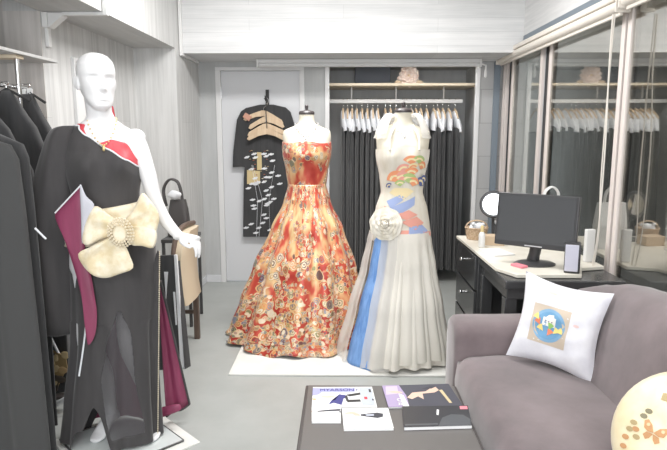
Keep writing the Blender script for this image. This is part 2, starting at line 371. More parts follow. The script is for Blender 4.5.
# right side: sill wall, upper wall, painted shade strip, corner post
st(MB().bx(XR, XR + .12, -2.0, YB, 0, .60).bx(XR, XR + .12, -2.0, .3, .6, ZC).build('wall_right', M['ceil'], smooth=False))
st(MB().bx(XR - .03, XR + .12, -2.0, 4.8, 2.172, ZC).build('wall_right_upper', M['right_paper'], smooth=False))
st(MB().bx(XR - .032, XR + .12, .3, 4.8, 2.085, 2.172).bx(XR - .032, XR + .12, 4.8, 5.38, 2.0851, 2.115).bx(1.355, 1.405, 5.35, YB - .003, 0, 2.045).build('trim_head_shade_and_post', M['bluegrey'], smooth=False))  # head strips paint the shade above the blinds; the corner post is frame
st(MB().bx(XR - .06, XR + .12, .3, 5.38, .585, .606).build('trim_sill', M['whiteplastic'], bevel=.003))
st(MB().bx(2.3, 2.4, -1.0, 16, 0, 3.2).build('wall_outside', M['concrete'], smooth=False))
panes = [(.32, 1.5, 0), (1.5, 3.07, 0), (3.095, 4.20, 0), (4.34, 5.11, 0), (5.25, 5.38, 0)]
for i, (y0, y1, dx) in enumerate(panes):
    x0, x1 = XR - .026 + dx, XR + dx; sw = .04
    wf = MB().bx(x0, x1, y0, y0 + sw, .606, 2.085).bx(x0, x1, y1 - sw, y1, .606, 2.085).bx(x0 + .006, x1 - .003, y0 + sw, y1 - sw, .606, .65).bx(x0 + .006, x1 - .003, y0 + sw, y1 - sw, 2.04, 2.085)
    wo = st(wf.build('window_%d' % (i + 1), M['stile'], bevel=.003))
    if y1 - y0 > .2:
        MB().bx((x0 + x1) / 2 - .003, (x0 + x1) / 2 + .003, y0 + sw, y1 - sw, .65, 2.04).build('pane', M['glass'], wo, smooth=False)
st(MB().bx(XR + .005, XR + .03, 3.05, 3.11, .606, 2.085).bx(XR + .005, XR + .03, 4.19, 4.35, .606, 2.085).bx(XR + .005, XR + .03, 5.09, 5.26, .606, 2.085).build('trim_window_gap', M['gap'], smooth=False))

# surface conduits
b = MB().bx(XL + .112, XS + .003, 3.265, 3.297, SOF - .018, SOF - .001).bx(XS + .004, XS + .028, 3.265, 3.297, SOF - .018, ZC)
b.bx(XL + .001, XL + .03, 3.262, 3.34, SOF - .08, SOF - .002).bx(XL + .001, XL + .02, 3.285, 3.32, SOF - .18, SOF - .08)
b.prism([(XL + .031, 3.27, SOF - .08), (XL + .034, 3.27, SOF - .08), (XL + .11, 3.27, SOF - .02), (XL + .11, 3.27, SOF - .003), (XL + .031, 3.27, SOF - .003)], (0, .064, 0))
st(b.build('trim_conduit_left', M['whiteplastic'], bevel=.002))
b = MB().bx(XS + .004, XS + .027, 4.765, 4.798, 2.044, ZC).bx(XS + .004, XS + .03, 4.765, 5.3, 2.024, 2.043)
st(b.build('trim_conduit_beam', M['whiteplastic'], bevel=.002))

# ceiling lamps (above the frame)
for i, y in enumerate((3.5, 1.5, -.6)):
    t = thing('ceiling_light', ['white fluorescent ceiling fixture nearest the closet beam', 'white fluorescent ceiling fixture in the middle of the room', 'white fluorescent ceiling fixture farthest from the closet'][i], 'ceiling light', (-.1, y, 2.71), 'ceiling lights')
    MB().bx(-.78, .58, y - .2, y + .2, 2.715, 2.748).build('housing', M['whiteplastic'], t, bevel=.004)

# ------------------------------------------------------------------ sofa, table, desk
def rounded_ring(c, hx, hy, e=4, n=32):               # superellipse ring in the xy plane
    out = []
    for k in range(n):
        a = 2 * PI * k / n; ca, sa = math.cos(a), math.sin(a)
        out.append(V(c[0] + hx * math.copysign(abs(ca) ** (2 / e), ca), c[1] + hy * math.copysign(abs(sa) ** (2 / e), sa), c[2]))
    return out
sofa = thing('sofa', 'mauve-grey suede sofa with low rounded arm under the windows', 'sofa', (.95, 1.7, 0))
S0, S1 = .75, 2.50                                    # seat from near end to the far arm
seat = MB()
def prof_loft(mb, prof, ys):                          # profile in xz swept along y; prof(y) -> list of (x, z)
    return mb.loft([[V(x, y, z) for x, z in prof(y)] for y in ys])
def seat_prof(y):
    e = min(1, (y - S0 + .002) / .05, (S1 + .02 - y) / .05); e = .02 * (1 - math.sqrt(max(0, 1 - (1 - e) ** 2)))
    dome = .018 * math.sin(PI * (y - S0) / (S1 - S0 + .02))
    t = .442 - .012 + dome - e
    return [(.54, .06), (.515, .10), (.508, .2), (.500 + e, .33), (.508 + e, .395), (.535 + e, t - .010), (.58, t + .001), (.7, t + .010), (.85, t + .008), (1.0, t - .002), (1.12, t - .03), (1.12, .06)]
prof_loft(seat, seat_prof, [S0 + (S1 + .02 - S0) * (i / 26) for i in range(27)]).build('seat', M['sofa'], sofa, smooth=True)
def back_prof(y):
    zt = interp([(.7, .80), (1.5, .835), (2.1, .825), (2.34, .80), (2.56, .74), (2.70, .695), (2.80, .64), (2.86, .56)], y)[0]
    lean = .02 * math.sin(y * 3)
    return [(1.05, .08), (.985, .30), (.985, .42), (1.01, .50), (1.05 + lean, zt - .16), (1.085 + lean, zt - .06), (1.13, zt - .012), (1.20, zt), (1.27, zt - .012), (1.32, zt - .06), (1.345, zt - .2), (1.345, .08)]
ys = [.72 + .06 * i for i in range(34)] + [2.74, 2.78, 2.81, 2.84]
prof_loft(MB(), back_prof, ys).build('backrest', M['sofa'], sofa, smooth=True)
arm = MB(); rings = []
for x, dz, dy in [(.506, -.045, -.03), (.512, -.018, -.01), (.53, -.004, 0), (.57, 0, 0), (.7, 0, 0), (.9, .004, 0), (1.0, .012, 0), (1.1, .012, 0)]:
    y0, y1, zt = 2.50 - dy, 2.73 + dy, .565 + dz
    rings.append([V(x, y0, .07), V(x, y0 - .004, .3), V(x, y0, zt - .06), V(x, y0 + .02, zt - .018), V(x, y0 + .06, zt), V(x, y1 - .06, zt), V(x, y1 - .02, zt - .018), V(x, y1, zt - .06), V(x, y1, .07)])
arm.loft(rings).build('arm', M['sofa'], sofa, smooth=True)
for x, y in ((.56, .9), (.56, 2.55), (1.26, .9), (1.26, 2.6)):
    MB().cyl((x, y, 0), (x, y, .09), .022, 14, .03).build('leg', M['wood_d'], sofa)

# cushions ---------------------------------------------------------
def pillow_fn(c, ex, ey, ez, a, bq, h):               # returns surface function (u,v in -1..1, side)
    def P(u, v, s, lift=0):
        k = (1 - abs(u) ** 2.6) * (1 - abs(v) ** 2.6)
        ear = 1 + .10 * (u * u * v * v) - .055 * (1 - v * v) * abs(u) ** 3 * .8 - .055 * (1 - u * u) * abs(v) ** 3 * .8
        wr = .004 * math.sin(u * 9 + v * 5) * k + .003 * math.sin(v * 13 - u * 4) * k
        z = h * max(0, k) ** .55 + wr + lift
        return c + ex * (u * a * ear) + ey * (v * bq * ear) + ez * (s * z)
    return P
def pillow_mesh(mb, P, n=30):
    for s in (1, -1):
        vs = [P(-1 + 2 * i / n, -1 + 2 * j / n, s) for j in range(n + 1) for i in range(n + 1)]
        mb.add(vs, [(j * (n + 1) + i, j * (n + 1) + i + 1, (j + 1) * (n + 1) + i + 1, (j + 1) * (n + 1) + i) for j in range(n) for i in range(n)])
def decal(mb, fn, poly, lift, sub=2):                 # flat coloured shape laid on a surface function fn(u,v,lift)
    bm = bmesh.new(); vs = [bm.verts.new((p[0], p[1], 0)) for p in poly]; bm.faces.new(vs)
    bmesh.ops.triangulate(bm, faces=bm.faces)
    for _ in range(sub): bmesh.ops.subdivide_edges(bm, edges=bm.edges, cuts=1, use_grid_fill=True)
    bmesh.ops.triangulate(bm, faces=bm.faces)
    bm.verts.index_update()
    mb.add([fn(v.co.x, v.co.y, lift) for v in bm.verts], [[v.index for v in f.verts] for f in bm.faces]); bm.free()
def circ(cx, cy, r, n=28, a0=0, a1=2 * PI, sx=1, sy=1):
    return [(cx + r * sx * math.cos(a0 + (a1 - a0) * i / n), cy + r * sy * math.sin(a0 + (a1 - a0) * i / n)) for i in range(n if a1 - a0 > 6.2 else n + 1)]
def col_mat(name, r, g, b_, rough=.65): return pbr(name, srgb(r, g, b_), rough)
satin = noisy(pbr('white_satin', (.78, .78, .82, 1), .38, sheen=.2), (.72, .72, .78, 1), (.84, .84, .88, 1), (9, 9, 9))
A, B_, C_, D_ = V(.80, 2.46, .80), V(1.06, 2.27, .765), V(.975, 2.165, .435), V(.705, 2.40, .47)   # TL TR BR BL corners
pc = (A + B_ + C_ + D_) / 4 + V(.02, .03, .0)
ex = ((B_ + C_) - (A + D_)).normalized(); ey = ((A + B_) - (C_ + D_)).normalized(); ez = ex.cross(ey).normalized()
if ez.y > 0: ez = -ez
ha, hb = ((B_ + C_) - (A + D_)).length / 4, ((A + B_) - (C_ + D_)).length / 4
Pf = pillow_fn(pc, ex, ey, ez, ha * .98, hb * .98, .062)
mb = MB(); pillow_mesh(mb, Pf); fn = lambda u, v, l: Pf(u, v, 1, l)
PX, PY = -.12, -.07
decal(mb.mat(1), fn, [(PX - .46, PY - .46), (PX + .46, PY - .46), (PX + .46, PY + .46), (PX - .46, PY + .46)], .0012, 3)
decal(mb.mat(2), fn, circ(PX, PY, .40), .0022)
decal(mb.mat(3), fn, circ(PX, PY, .33), .0030)
decal(mb.mat(4), fn, [(PX - .16, PY - .02), (PX + .16, PY - .02), (PX + .16, PY + .20), (PX + .11, PY + .20), (PX + .09, PY + .27), (PX + .04, PY + .18), (PX - .02, PY + .18), (PX - .04, PY + .25), (PX - .10, PY + .18), (PX - .16, PY + .18)], .0038)
for k, (cx, cy, rot, mi) in enumerate([(-.20, -.04, 2.2, 5), (-.10, -.16, 2.4, 6), (.02, -.10, 1.3, 7), (.14, -.16, .9, 6), (.02, -.24, 1.2, 5), (.20, -.10, .4, 6), (-.24, .08, 2.4, 6)]):
    decal(mb.mat(mi), fn, [(PX + cx, PY + cy)] + circ(PX + cx, PY + cy, .17, 10, rot - .5, rot + .5), .0046 + .0004 * k, 1)
for k in range(3): decal(mb.mat(8), fn, circ(PX - .09 + k * .08, PY + .09, .018, 8), .0052, 0)
decal(mb.mat(9), fn, circ(.50, .10, .05, 10, sx=1.4, sy=.7), .0015, 1); decal(mb.mat(10), fn, circ(-.22, .72, .06, 10, sx=2, sy=.6), .0015, 1)
pm = [satin, col_mat('beige_patch', 205, 190, 172), col_mat('patch_blue', 130, 172, 205), col_mat('patch_deepblue', 108, 158, 196), col_mat('patch_white', 240, 236, 230), col_mat('patch_orange', 226, 130, 96), col_mat('patch_yellow', 238, 214, 130), col_mat('patch_green', 150, 196, 110), col_mat('patch_grey', 120, 120, 130), col_mat('patch_pink', 236, 208, 204), col_mat('patch_cream', 232, 220, 196)]
o = mb.build('cushion', pm, smooth=True); tag(o, 'white satin cushion with a blue round fan patch leaning on the sofa', 'cushion')

gold_satin = noisy(pbr('cream_gold_satin', (.8, .7, .45, 1), .32, sheen=.2), (.76, .64, .38, 1), (.86, .78, .58, 1), (7, 7, 7))
pc = at(691, 446, 1.40); ez = V(-.50, -.62, .36).normalized(); ex = V(.78, -.62, 0).normalized(); ey = ez.cross(ex).normalized()
Pg = pillow_fn(pc, ex, ey, ez, .215, .215, .085)
def round_pillow(mb, lift_only=None):
    pass
def Rf(u, v, l, s=1):                                  # round cushion: map disc
    r = min(1, math.hypot(u, v)); z = .085 * math.sqrt(max(0, 1 - r ** 2.4))
    return pc + ex * (u * .190) + ey * (v * .190) + ez * (s * z + l + .003 * math.sin(9 * math.atan2(v, u)) * (r > .1) * (1 - r) * r * 3)
mb = MB()
for s in (1, -1):
    rings = [[Rf(r * math.cos(a), r * math.sin(a), 0, s) for a in [2 * PI * k / 48 for k in range(48)]] for r in [1, .985, .95, .9, .8, .65, .5, .35, .2, .1, .01]]
    mb.loft(rings, True, False)
def butterfly(cx, cy, k, rot, mi):
    ca, sa = math.cos(rot), math.sin(rot)
    for sgn in (1, -1):
        wing = [(0, .02), (.06, .13), (.15, .19), (.20, .14), (.16, .03), (.09, .0)]; low = [(0, 0), (.10, -.01), (.14, -.08), (.08, -.14), (.03, -.09)]
        for poly in (wing, low):
            decal(mb.mat(mi), lambda u, v, l: Rf(u, v, l), [(cx + k * (x * sgn * ca - y * sa), cy + k * (x * sgn * sa + y * ca)) for x, y in poly], .0015, 1)
    for sgn in (1, -1):
        decal(mb.mat(3), lambda u, v, l: Rf(u, v, l), [(cx + k * (x * sgn * ca - y * sa), cy + k * (x * sgn * sa + y * ca)) for x, y in circ(.12, .11, .03, 8)], .0024, 0)
butterfly(-.40, .02, .8, -.25, 1); butterfly(-.20, .52, 1.15, -.9, 2); butterfly(.25, .1, 1.0, .5, 1)
for x, y, mi in [(-.66, .10, 2), (-.70, .0, 2), (-.62, .02, 1), (-.60, -.08, 2), (-.74, -.12, 1), (-.55, .22, 4), (-.5, .3, 4), (-.75, -.25, 1), (-.6, -.35, 2)]:
    decal(mb.mat(mi), lambda u, v, l: Rf(u, v, l), circ(x, y, .045, 9, sx=1.1, sy=.8), .0013, 0)
o = mb.build('cushion', [gold_satin, col_mat('brown_print', 196, 148, 104), col_mat('khaki_print', 176, 156, 116), col_mat('pale_print', 232, 190, 150), col_mat('olive_print', 130, 124, 100)], smooth=True)
tag(o, 'cream gold round cushion with butterflies at the near end of the sofa', 'cushion')

# coffee table ------------------------------------------------------
ct = thing('coffee_table', 'low dark taupe lacquer coffee table with magazines in front of the sofa', 'coffee table', (.16, 1.62, 0))
TX0, TX1, TY0, TY1, TZ = -.150, .466, 1.0, 2.245, .40
MB().bx(TX0, TX1, TY0, TY1, TZ - .035, TZ - .006).build('frame', M['table_edge'], ct, bevel=.004)
MB().bx(TX0 + .012, TX1 - .012, TY0 + .012, TY1 - .012, TZ - .008, TZ).build('tabletop', M['table'], ct, bevel=.002)
for x in (TX0 + .03, TX1 - .03):
    for y in (TY0 + .03, TY1 - .03):
        MB().bx(x - .028, x + .028, y - .028, y + .028, 0, TZ - .035).build('leg', M['table_edge'], ct, bevel=.003)
MB().bx(TX0 + .06, TX1 - .06, TY0 + .06, TY1 - .06, .12, .14).build('lower_shelf', M['table_edge'], ct, bevel=.003)

def magazine(q, z, th, name, label, mats, art, cat='magazine'):     # q: TL TR BR BL corners on the table; art in 0..1 cover space
    q = [V(p[0], p[1], z) for p in q]
    def f(u, v, l=0): return lerp(lerp(q[3], q[2], u), lerp(q[0], q[1], u), v) + V(0, 0, th + l)
    c = sum(q, Vector()) / 4
    root = thing(name, label, cat, (c.x, c.y, z), 'magazines and leaflets on the coffee table')
    pb = MB(); ins = [lerp(p, c, .012) for p in q]
    pb.prism([p + V(0, 0, .0008) for p in ins], (0, 0, th - .0016)).build('pages', M['paper'], root, smooth=False)
    cv = MB(); cv.prism([p + V(0, 0, th - .0008) for p in q], (0, 0, .0008)); cv.prism(q, (0, 0, .0008))
    for k, (mi, poly) in enumerate(art): decal(cv.mat(mi), f, poly, .0003 + .0001 * k, 0)
    return root, cv, f
def rect(x0, y0, x1, y1): return [(x0, y0), (x1, y0), (x1, y1), (x0, y1)]
def text_on(cv, mi, f, s, x, y, size, rot=0, lift=.0012, sx=1, aspect=1):     # lettering laid on a cover
    cu = bpy.data.curves.new('lettering', 'FONT'); cu.body = s; cu.size = 1; cu.resolution_u = 3
    t = bpy.data.objects.new('lettering', cu); col.objects.link(t)
    me = bpy.data.meshes.new_from_object(t.evaluated_get(bpy.context.evaluated_depsgraph_get()))
    ca, sa = math.cos(rot), math.sin(rot)
    cv.mat(mi).add([f(x + (v.co.x * sx * ca - v.co.y * sa) * size / aspect, y + (v.co.x * sx * sa + v.co.y * ca) * size, lift) for v in me.vertices], [tuple(p.vertices) for p in me.polygons])
    bpy.data.objects.remove(t); bpy.data.curves.remove(cu); bpy.data.meshes.remove(me)
lav = col_mat('lavender_print', 168, 168, 214); deep = col_mat('ink_blue', 66, 66, 132); skin_p = col_mat('skin_print', 222, 190, 172); greyp = col_mat('grey_print', 190, 196, 208)
redp = col_mat('red_print', 206, 70, 80); dk = col_mat('charcoal_print', 62, 62, 70); plum = col_mat('plum_print', 96, 84, 116); violet = col_mat('violet_print', 172, 156, 190); slate = col_mat('slate_print', 74, 74, 84)
tan_p = col_mat('straw_print', 206, 188, 150); gloss_dark = pbr('gloss_charcoal', srgb(66, 66, 70), .25); gloss_mid = pbr('gloss_grey', srgb(92, 94, 98), .25)
Z0 = TZ + .0006
r1, cv, f = magazine([(-.118, 2.20), (.119, 2.207), (.130, 2.030), (-.114, 2.027)], Z0, .006, 'magazine', 'white fashion magazine with lavender title lettering, far left on the table', None,
    [(1, [(0, .55), (.10, .60), (.22, .92), (0, .95)]), (1, rect(.10, .74, .70, .93)), (2, [(.26, .12), (.34, .20), (.46, .10), (.52, .55), (.44, .62), (.36, .34), (.3, .3)]), (2, circ(.5, .5, .09, 14, sx=.6)),
     (3, [(.54, .58), (.60, .62), (.78, .70), (.80, .60), (.60, .50)]), (3, [(.53, .34), (.76, .36), (.77, .25), (.56, .22)]), (3, [(.52, .5), (.56, .56), (.58, .3), (.54, .28)]),
     (4, rect(.78, .10, .98, .95)), (5, rect(.83, .36, .88, .48)), (3, rect(.93, .70, .965, .86)), (3, rect(.95, .30, .975, .38)), (6, [(.02, .30), (.07, .34), (.05, .42), (.0, .40)]), (6, rect(.15, .46, .36, .50))])
text_on(cv, 2, f, 'MYARSONY', .115, .76, .19, lift=.0018, sx=1, aspect=1.55)
text_on(cv, 5, f, 'a', .845, .38, .11, lift=.0020, aspect=1.3)
cv.build('cover', [M['paper'], lav, deep, M['ink'], greyp, redp, tan_p], r1, smooth=False)
r2, cv, f = magazine([(-.114, 2.021), (-.006, 2.026), (-.005, 1.918), (-.108, 1.916)], Z0, .009, 'leaflet_stack', 'small stack of white leaflets at the left edge of the table', None,
    [(1, [(.20, .72), (.62, .80), (.98, .84), (.98, .70), (.60, .68), (.2, .64)]), (2, [(.0, .70), (.06, .74), (.06, .68), (0, .64)]), (1, rect(.94, .58, 1.0, .66))], 'leaflets')
cv.build('cover', [M['paper'], dk, skin_p], r2, smooth=False)
r3, cv, f = magazine([(-.001, 2.014), (.170, 2.020), (.178, 1.872), (.006, 1.864)], Z0, .009, 'leaflet_stack', 'stack of white cards with a slim dark gown picture, front middle', None,
    [(1, [(.38, .68), (.55, .72), (.74, .76), (.86, .70), (.84, .54), (.72, .48), (.55, .54), (.38, .60)]), (3, [(.48, .67), (.66, .68), (.66, .60), (.50, .60)]), (2, [(.04, .76), (.20, .82), (.28, .78), (.36, .68), (.37, .60), (.26, .60), (.20, .70), (.06, .70)]), (3, rect(.35, .42, .44, .45))], 'leaflets')
cv.build('cover', [M['paper'], dk, skin_p, greyp], r3, smooth=False)
r4, cv, f = magazine([(.160, 2.215), (.432, 2.238), (.452, 2.046), (.172, 2.030)], Z0, .007, 'magazine', 'dark violet fashion magazine with a lying model, far right on the table', None,
    [(1, [(0, 0), (.28, 0), (.30, .5), (.25, 1), (0, 1)]), (2, [(.02, .55), (.2, .6), (.22, .95), (.05, .95)]), (3, [(.04, .70), (.16, .73), (.26, .66), (.26, .60), (.14, .62)]), (3, [(.30, .40), (.40, .62), (.60, .66), (.72, .84), (.78, .86), (.80, .70), (.72, .60), (.54, .56), (.52, .30), (.46, .44), (.36, .32)]), (4, [(.56, .78), (.70, .90), (.78, .93), (.78, .86), (.70, .78)]), (5, [(.20, 0), (.28, 0), (.26, .5), (.20, .6)]), (6, [(.84, .12), (.88, .12), (.85, .72), (.80, .70)])])
text_on(cv, 5, f, 'BIO', .245, .05, .20, rot=PI / 2, lift=.0018, aspect=1.4)
cv.build('cover', [slate, violet, col_mat('mauve_print', 205, 188, 205), skin_p, dk, M['paper'], tan_p], r4, smooth=False)
r5, cv, f = magazine([(.222, 2.026), (.468, 2.036), (.452, 1.888), (.213, 1.870)], Z0, .013, 'magazine', 'thick charcoal glossy magazine with a pink corner tag, near right on the table', None,
    [(1, [(.5, 0), (.98, 0), (.99, .3), (.9, .52), (.72, .56), (.58, .4)]), (2, rect(.87, .80, .985, .965)), (3, [(.50, .55), (.53, .52), (.55, .78), (.52, .82)]), (1, rect(.02, .06, .5, .14))])
cv.build('cover', [gloss_dark, gloss_mid, M['pink'], M['paper']], r5, smooth=False)

# desk run under the windows ----------------------------------------
cab = thing('drawer_cabinet', 'black lacquer drawer cabinet under the cream desk top by the windows', 'cabinet', (1.1, 3.65, 0))
MB().bx(.80, 1.39, 3.36, 3.92, .03, .698).build('body', M['desk'], cab, bevel=.004)
MB().bx(.83, 1.37, 3.38, 3.90, 0, .03).build('plinth', M['gap'], cab, smooth=False)
for i, z in enumerate((.06, .275, .49)):
    dr = MB().bx(.784, .80, 3.37, 3.91, z, z + .2).build('drawer', M['desk'], cab, bevel=.003)
    MB().cyl((.784, 3.64, z + .13), (.765, 3.64, z + .13), .006, 10).ball((.760, 3.64, z + .13), .013, 12).build('knob', M['chrome'], dr)
dsk = thing('desk', 'black lacquer desk with square legs holding the computer monitor', 'desk', (1.1, 3.08, 0))
MB().bx(.80, 1.39, 2.78, 3.352, .655, .698).build('desktop', M['desk'], dsk, bevel=.006)
MB().bx(.815, 1.38, 2.80, 3.34, .60, .655).build('apron', M['desk'], dsk, bevel=.003)
for x, y in ((.84, 2.84), (.84, 3.31), (1.34, 2.84), (1.34, 3.31)):
    MB().bx(x - .03, x + .03, y - .03, y + .03, 0, .60).build('leg', M['desk'], dsk, bevel=.003)
o = MB().prism([(.78, 3.935, .70), (.80, 2.98, .70), (.87, 2.83, .70), (1.19, 2.83, .70), (1.25, 2.98, .70), (1.385, 3.02, .70), (1.385, 3.935, .70)], (0, 0, .018)).build('worktop', M['deskpad'], bevel=.003)
tag(o, 'cream worktop laid over the black desk and cabinet by the windows', 'worktop')
DZ = .7185
mon = thing('computer_monitor', 'black flat computer monitor on an oval foot, on the desk', 'monitor', (1.03, 3.09, DZ))
c = V(1.022, 3.045, .955); exm = V(.33, -.235, 0).normalized(); nm = V(-.235, -.33, .05).normalized(); upm = nm.cross(exm).normalized()
if upm.z < 0: upm = -upm
R = Matrix((exm, -nm, upm)).transposed()
MB().box(c, (.425, .03, .285), R).build('housing', M['bezel'], mon, bevel=.006)
MB().box(c + nm * .0152 + upm * .006, (.395, .002, .248), R).build('screen', M['screen'], mon, smooth=False)
MB().box(c + nm * .0155 - upm * .133, (.09, .002, .006), R).build('badge', M['silver'], mon, smooth=False)
MB().tube([c - nm * .03 - upm * .02, c - nm * .045 - upm * .12, V(1.035, 3.085, DZ + .05), V(1.03, 3.09, DZ + .012)], [.03, .032, .03, .034], 14).build('stand', M['bezel'], mon)
MB().lathe((1.03, 3.06, DZ), [(.10, 0), (.10, .006), (.085, .014), (.04, .02), (.03, .022)], 32, 1.1, .8).build('foot', M['bezel'], mon)
spk = thing('desktop_speaker', 'small black speaker with lilac front grille beside the monitor', 'speaker', (1.165, 2.90, DZ))
Rs = Matrix.Rotation(-.35, 3, 'Z')
MB().box((1.165, 2.90, DZ + .075), (.075, .09, .15), Rs).build('cabinet', M['bezel'], spk, bevel=.005)
MB().box(V(1.165, 2.90, DZ + .078) + Rs @ V(-.004, -.047, 0), (.062, .006, .135), Rs).build('grille', M['lilac'], spk, bevel=.002)
o = MB().box((1.345, 3.13, DZ + .09), (.05, .03, .18), Matrix.Rotation(.2, 3, 'Z')).build('router', M['whiteplastic'], bevel=.005); tag(o, 'white upright router box behind the speaker on the desk', 'router')
t = thing('wicker_basket', 'tan wicker basket at the far end of the cream worktop', 'basket', (.885, 3.80, DZ))
MB().lathe((.885, 3.80, DZ), [(.055, 0), (.062, .004), (.070, .04), (.074, .075), (.078, .078), (.074, .082), (.068, .075), (.055, .012), (.01, .010)], 28, 1, .85).build('bowl', M['wicker'], t)
MB().tube([V(.885 + .072 * math.cos(a), 3.80, DZ + .075 + .05 * math.sin(a)) for a in [PI * k / 14 for k in range(15)]], .005, 8).build('handle', M['wicker'], t)
t = thing('cloth_doll', 'small white cloth doll lying in the wicker basket', 'doll', (.885, 3.79, DZ + .02))
MB().ball((.90, 3.78, DZ + .085), (.03, .028, .028)).build('head', M['whitecloth'], t)
MB().ball((.868, 3.80, DZ + .062), (.035, .03, .045)).ball((.858, 3.775, DZ + .105), .012).ball((.925, 3.80, DZ + .10), .012).build('body', M['whitecloth'], t)
o = thing('lotion_bottle', 'slim white bottle with yellow cap standing on the desk top edge', 'bottle', (.857, 3.53, DZ))
MB().lathe((.857, 3.53, DZ), [(.018, 0), (.020, .004), (.020, .075), (.016, .088), (.009, .096)], 20).build('body', M['whiteplastic'], o)
MB().lathe((.857, 3.53, DZ), [(.010, .095), (.010, .128), (.007, .134)], 16).build('cap', M['yellow'], o)
o = MB().box((.95, 3.62, DZ + .03), (.13, .09, .06), Matrix.Rotation(-.15, 3, 'Z')).build('card_box', M['tan'], bevel=.003); tag(o, 'low tan cardboard box between bottle and monitor', 'box')
o = MB().box((.905, 3.36, DZ + .004), (.13, .19, .008), Matrix.Rotation(.25, 3, 'Z')).build('paper_pad', M['paper'], smooth=False); tag(o, 'white paper pad lying flat on the desk in front of the box', 'paper')
o = MB().box((.93, 3.0, DZ + .006), (.045, .08, .012), Matrix.Rotation(.5, 3, 'Z')).build('sticky_note_block', M['pink'], bevel=.002); tag(o, 'small pink note block beside the monitor foot', 'notes')
t = thing('vanity_mirror', 'round black framed vanity mirror on a stand behind the basket', 'mirror', (.985, 3.78, DZ))
mc = V(.985, 3.78, DZ + .235); mn = V(-.30, -.95, .10).normalized(); ma = V(0, 0, 1).cross(mn).normalized(); mu = mn.cross(ma)
circp = lambda r, off: [mc + mn * off + (ma * math.cos(2 * PI * k / 32) + mu * math.sin(2 * PI * k / 32)) * r for k in range(32)]
MB().loft([circp(.082, -.012), circp(.090, 0), circp(.082, .012), circp(.070, .012), circp(.070, .004)]).build('frame', M['bezel'], t)
MB().loft([circp(.072, .003), circp(.072, .0065)]).build('glass', M['mirror'], t, smooth=False)
MB().tube(smooth_line([mc - mn * .01 - mu * .08, mc - mn * .05 - mu * .12, V(.995, 3.80, DZ + .02)], 5), .010, 10).build('stand', M['bezel'], t)
MB().lathe((.99, 3.79, DZ), [(.075, 0), (.075, .008), (.02, .018)], 28).build('foot', M['bezel'], t)
t = thing('waste_bin', 'small white round bin standing under the black desk', 'bin', (1.12, 3.1, 0))
MB().lathe((1.12, 3.1, 0), [(.09, 0), (.10, .01), (.12, .30), (.125, .31), (.115, .31), (.09, .02), (.02, .015)], 28).build('body', M['whiteplastic'], t)
t = thing('paper_bag', 'white carrier bag with two loop handles standing behind the monitor', 'bag', (1.26, 3.52, DZ))
b = MB(); b.loft([[V(1.18, 3.47, DZ), V(1.34, 3.47, DZ), V(1.34, 3.57, DZ), V(1.18, 3.57, DZ)], [V(1.175, 3.475, DZ + .14), V(1.345, 3.475, DZ + .14), V(1.345, 3.565, DZ + .14), V(1.175, 3.565, DZ + .14)], [V(1.18, 3.505, DZ + .28), V(1.34, 3.505, DZ + .28), V(1.34, 3.535, DZ + .28), V(1.18, 3.535, DZ + .28)]])
b.build('body', M['paper'], t, smooth=False)
for y in (3.508, 3.532):
    MB().tube(smooth_line([V(1.215, y, DZ + .26), V(1.22, y - .01, DZ + .34), V(1.26, y - .012, DZ + .375), V(1.30, y - .01, DZ + .34), V(1.305, y, DZ + .26)], 6), .005, 8).build('handle', M['whiteplastic'], t)

# blinds ------------------------------------------------------------
def cassette(name, label, x, y0, y1, z):
    t = thing(name, label, 'blind', (x, (y0 + y1) / 2, z - .05), 'roller blinds above the windows')
    MB().bx(x - .035, x + .035, y0, y1, z + .012, z + .045).build('rail', M['cream_pl'], t, bevel=.006)
    MB().cyl((x - .004, y0 + .008, z - .015), (x - .004, y1 - .008, z - .015), .030, 20).build('roll', M['cream_pl'], t)
    MB().bx(x - .008, x + .008, y0 + .02, y1 - .02, z - .062, z - .042).build('bottom_bar', M['cream_pl'], t, bevel=.004)
    for y in (y0, y1 - .012):
        MB().bx(x - .04, x + .036, y, y + .012, z - .05, z + .045).build('bracket', M['cream_pl'], t, bevel=.004)
    return t
cassette('roller_blind', 'long cream roller blind rolled up over the far two windows', 1.385, 3.02, 5.30, 2.055)
cassette('roller_blind', 'cream roller blind rolled up over the near window, cord at its end', 1.375, .9, 2.98, 2.065)
o = MB(); p0 = onx(613, 18, 1.335)
o.tube(smooth_line([onx(613, 14, 1.335), onx(609, 70, 1.335), onx(605, 150, 1.33), onx(597, 240, 1.33), onx(585, 292, 1.33), onx(583, 300, 1.335), onx(588, 288, 1.34), onx(598, 240, 1.345), onx(601, 180, 1.345), onx(608, 90, 1.345), onx(615, 14, 1.345)], 6), .0038, 8)
o = o.build('blind_cord', M['cream_pl']); tag(o, 'long cream loop cord hanging from the near roller blind', 'cord')
t = thing('screen_cassette', 'white rolled screen cassette under the beam above the closet', 'blind', (.22, 5.2, 1.98))
MB().bx(-.745, 1.19, 5.17, 5.24, 2.012, 2.043).build('rail', M['trim'], t, bevel=.005)
MB().cyl((-.735, 5.2, 1.998), (1.18, 5.2, 1.998), .020, 18).build('roll', M['trim'], t)
for x in (-.75, 1.178): MB().bx(x, x + .015, 5.16, 5.245, 1.975, 2.043).build('bracket', M['whiteplastic'], t, bevel=.003)
MB().tube([V(1.20, 5.19, 2.0), V(1.235, 5.19, 1.99), V(1.235, 5.19, 1.95)], .008, 8).lathe((1.235, 5.19, 1.885), [(.006, 0), (.013, .01), (.011, .06), (.005, .07)], 12).build('cord_end', M['whiteplastic'], t)

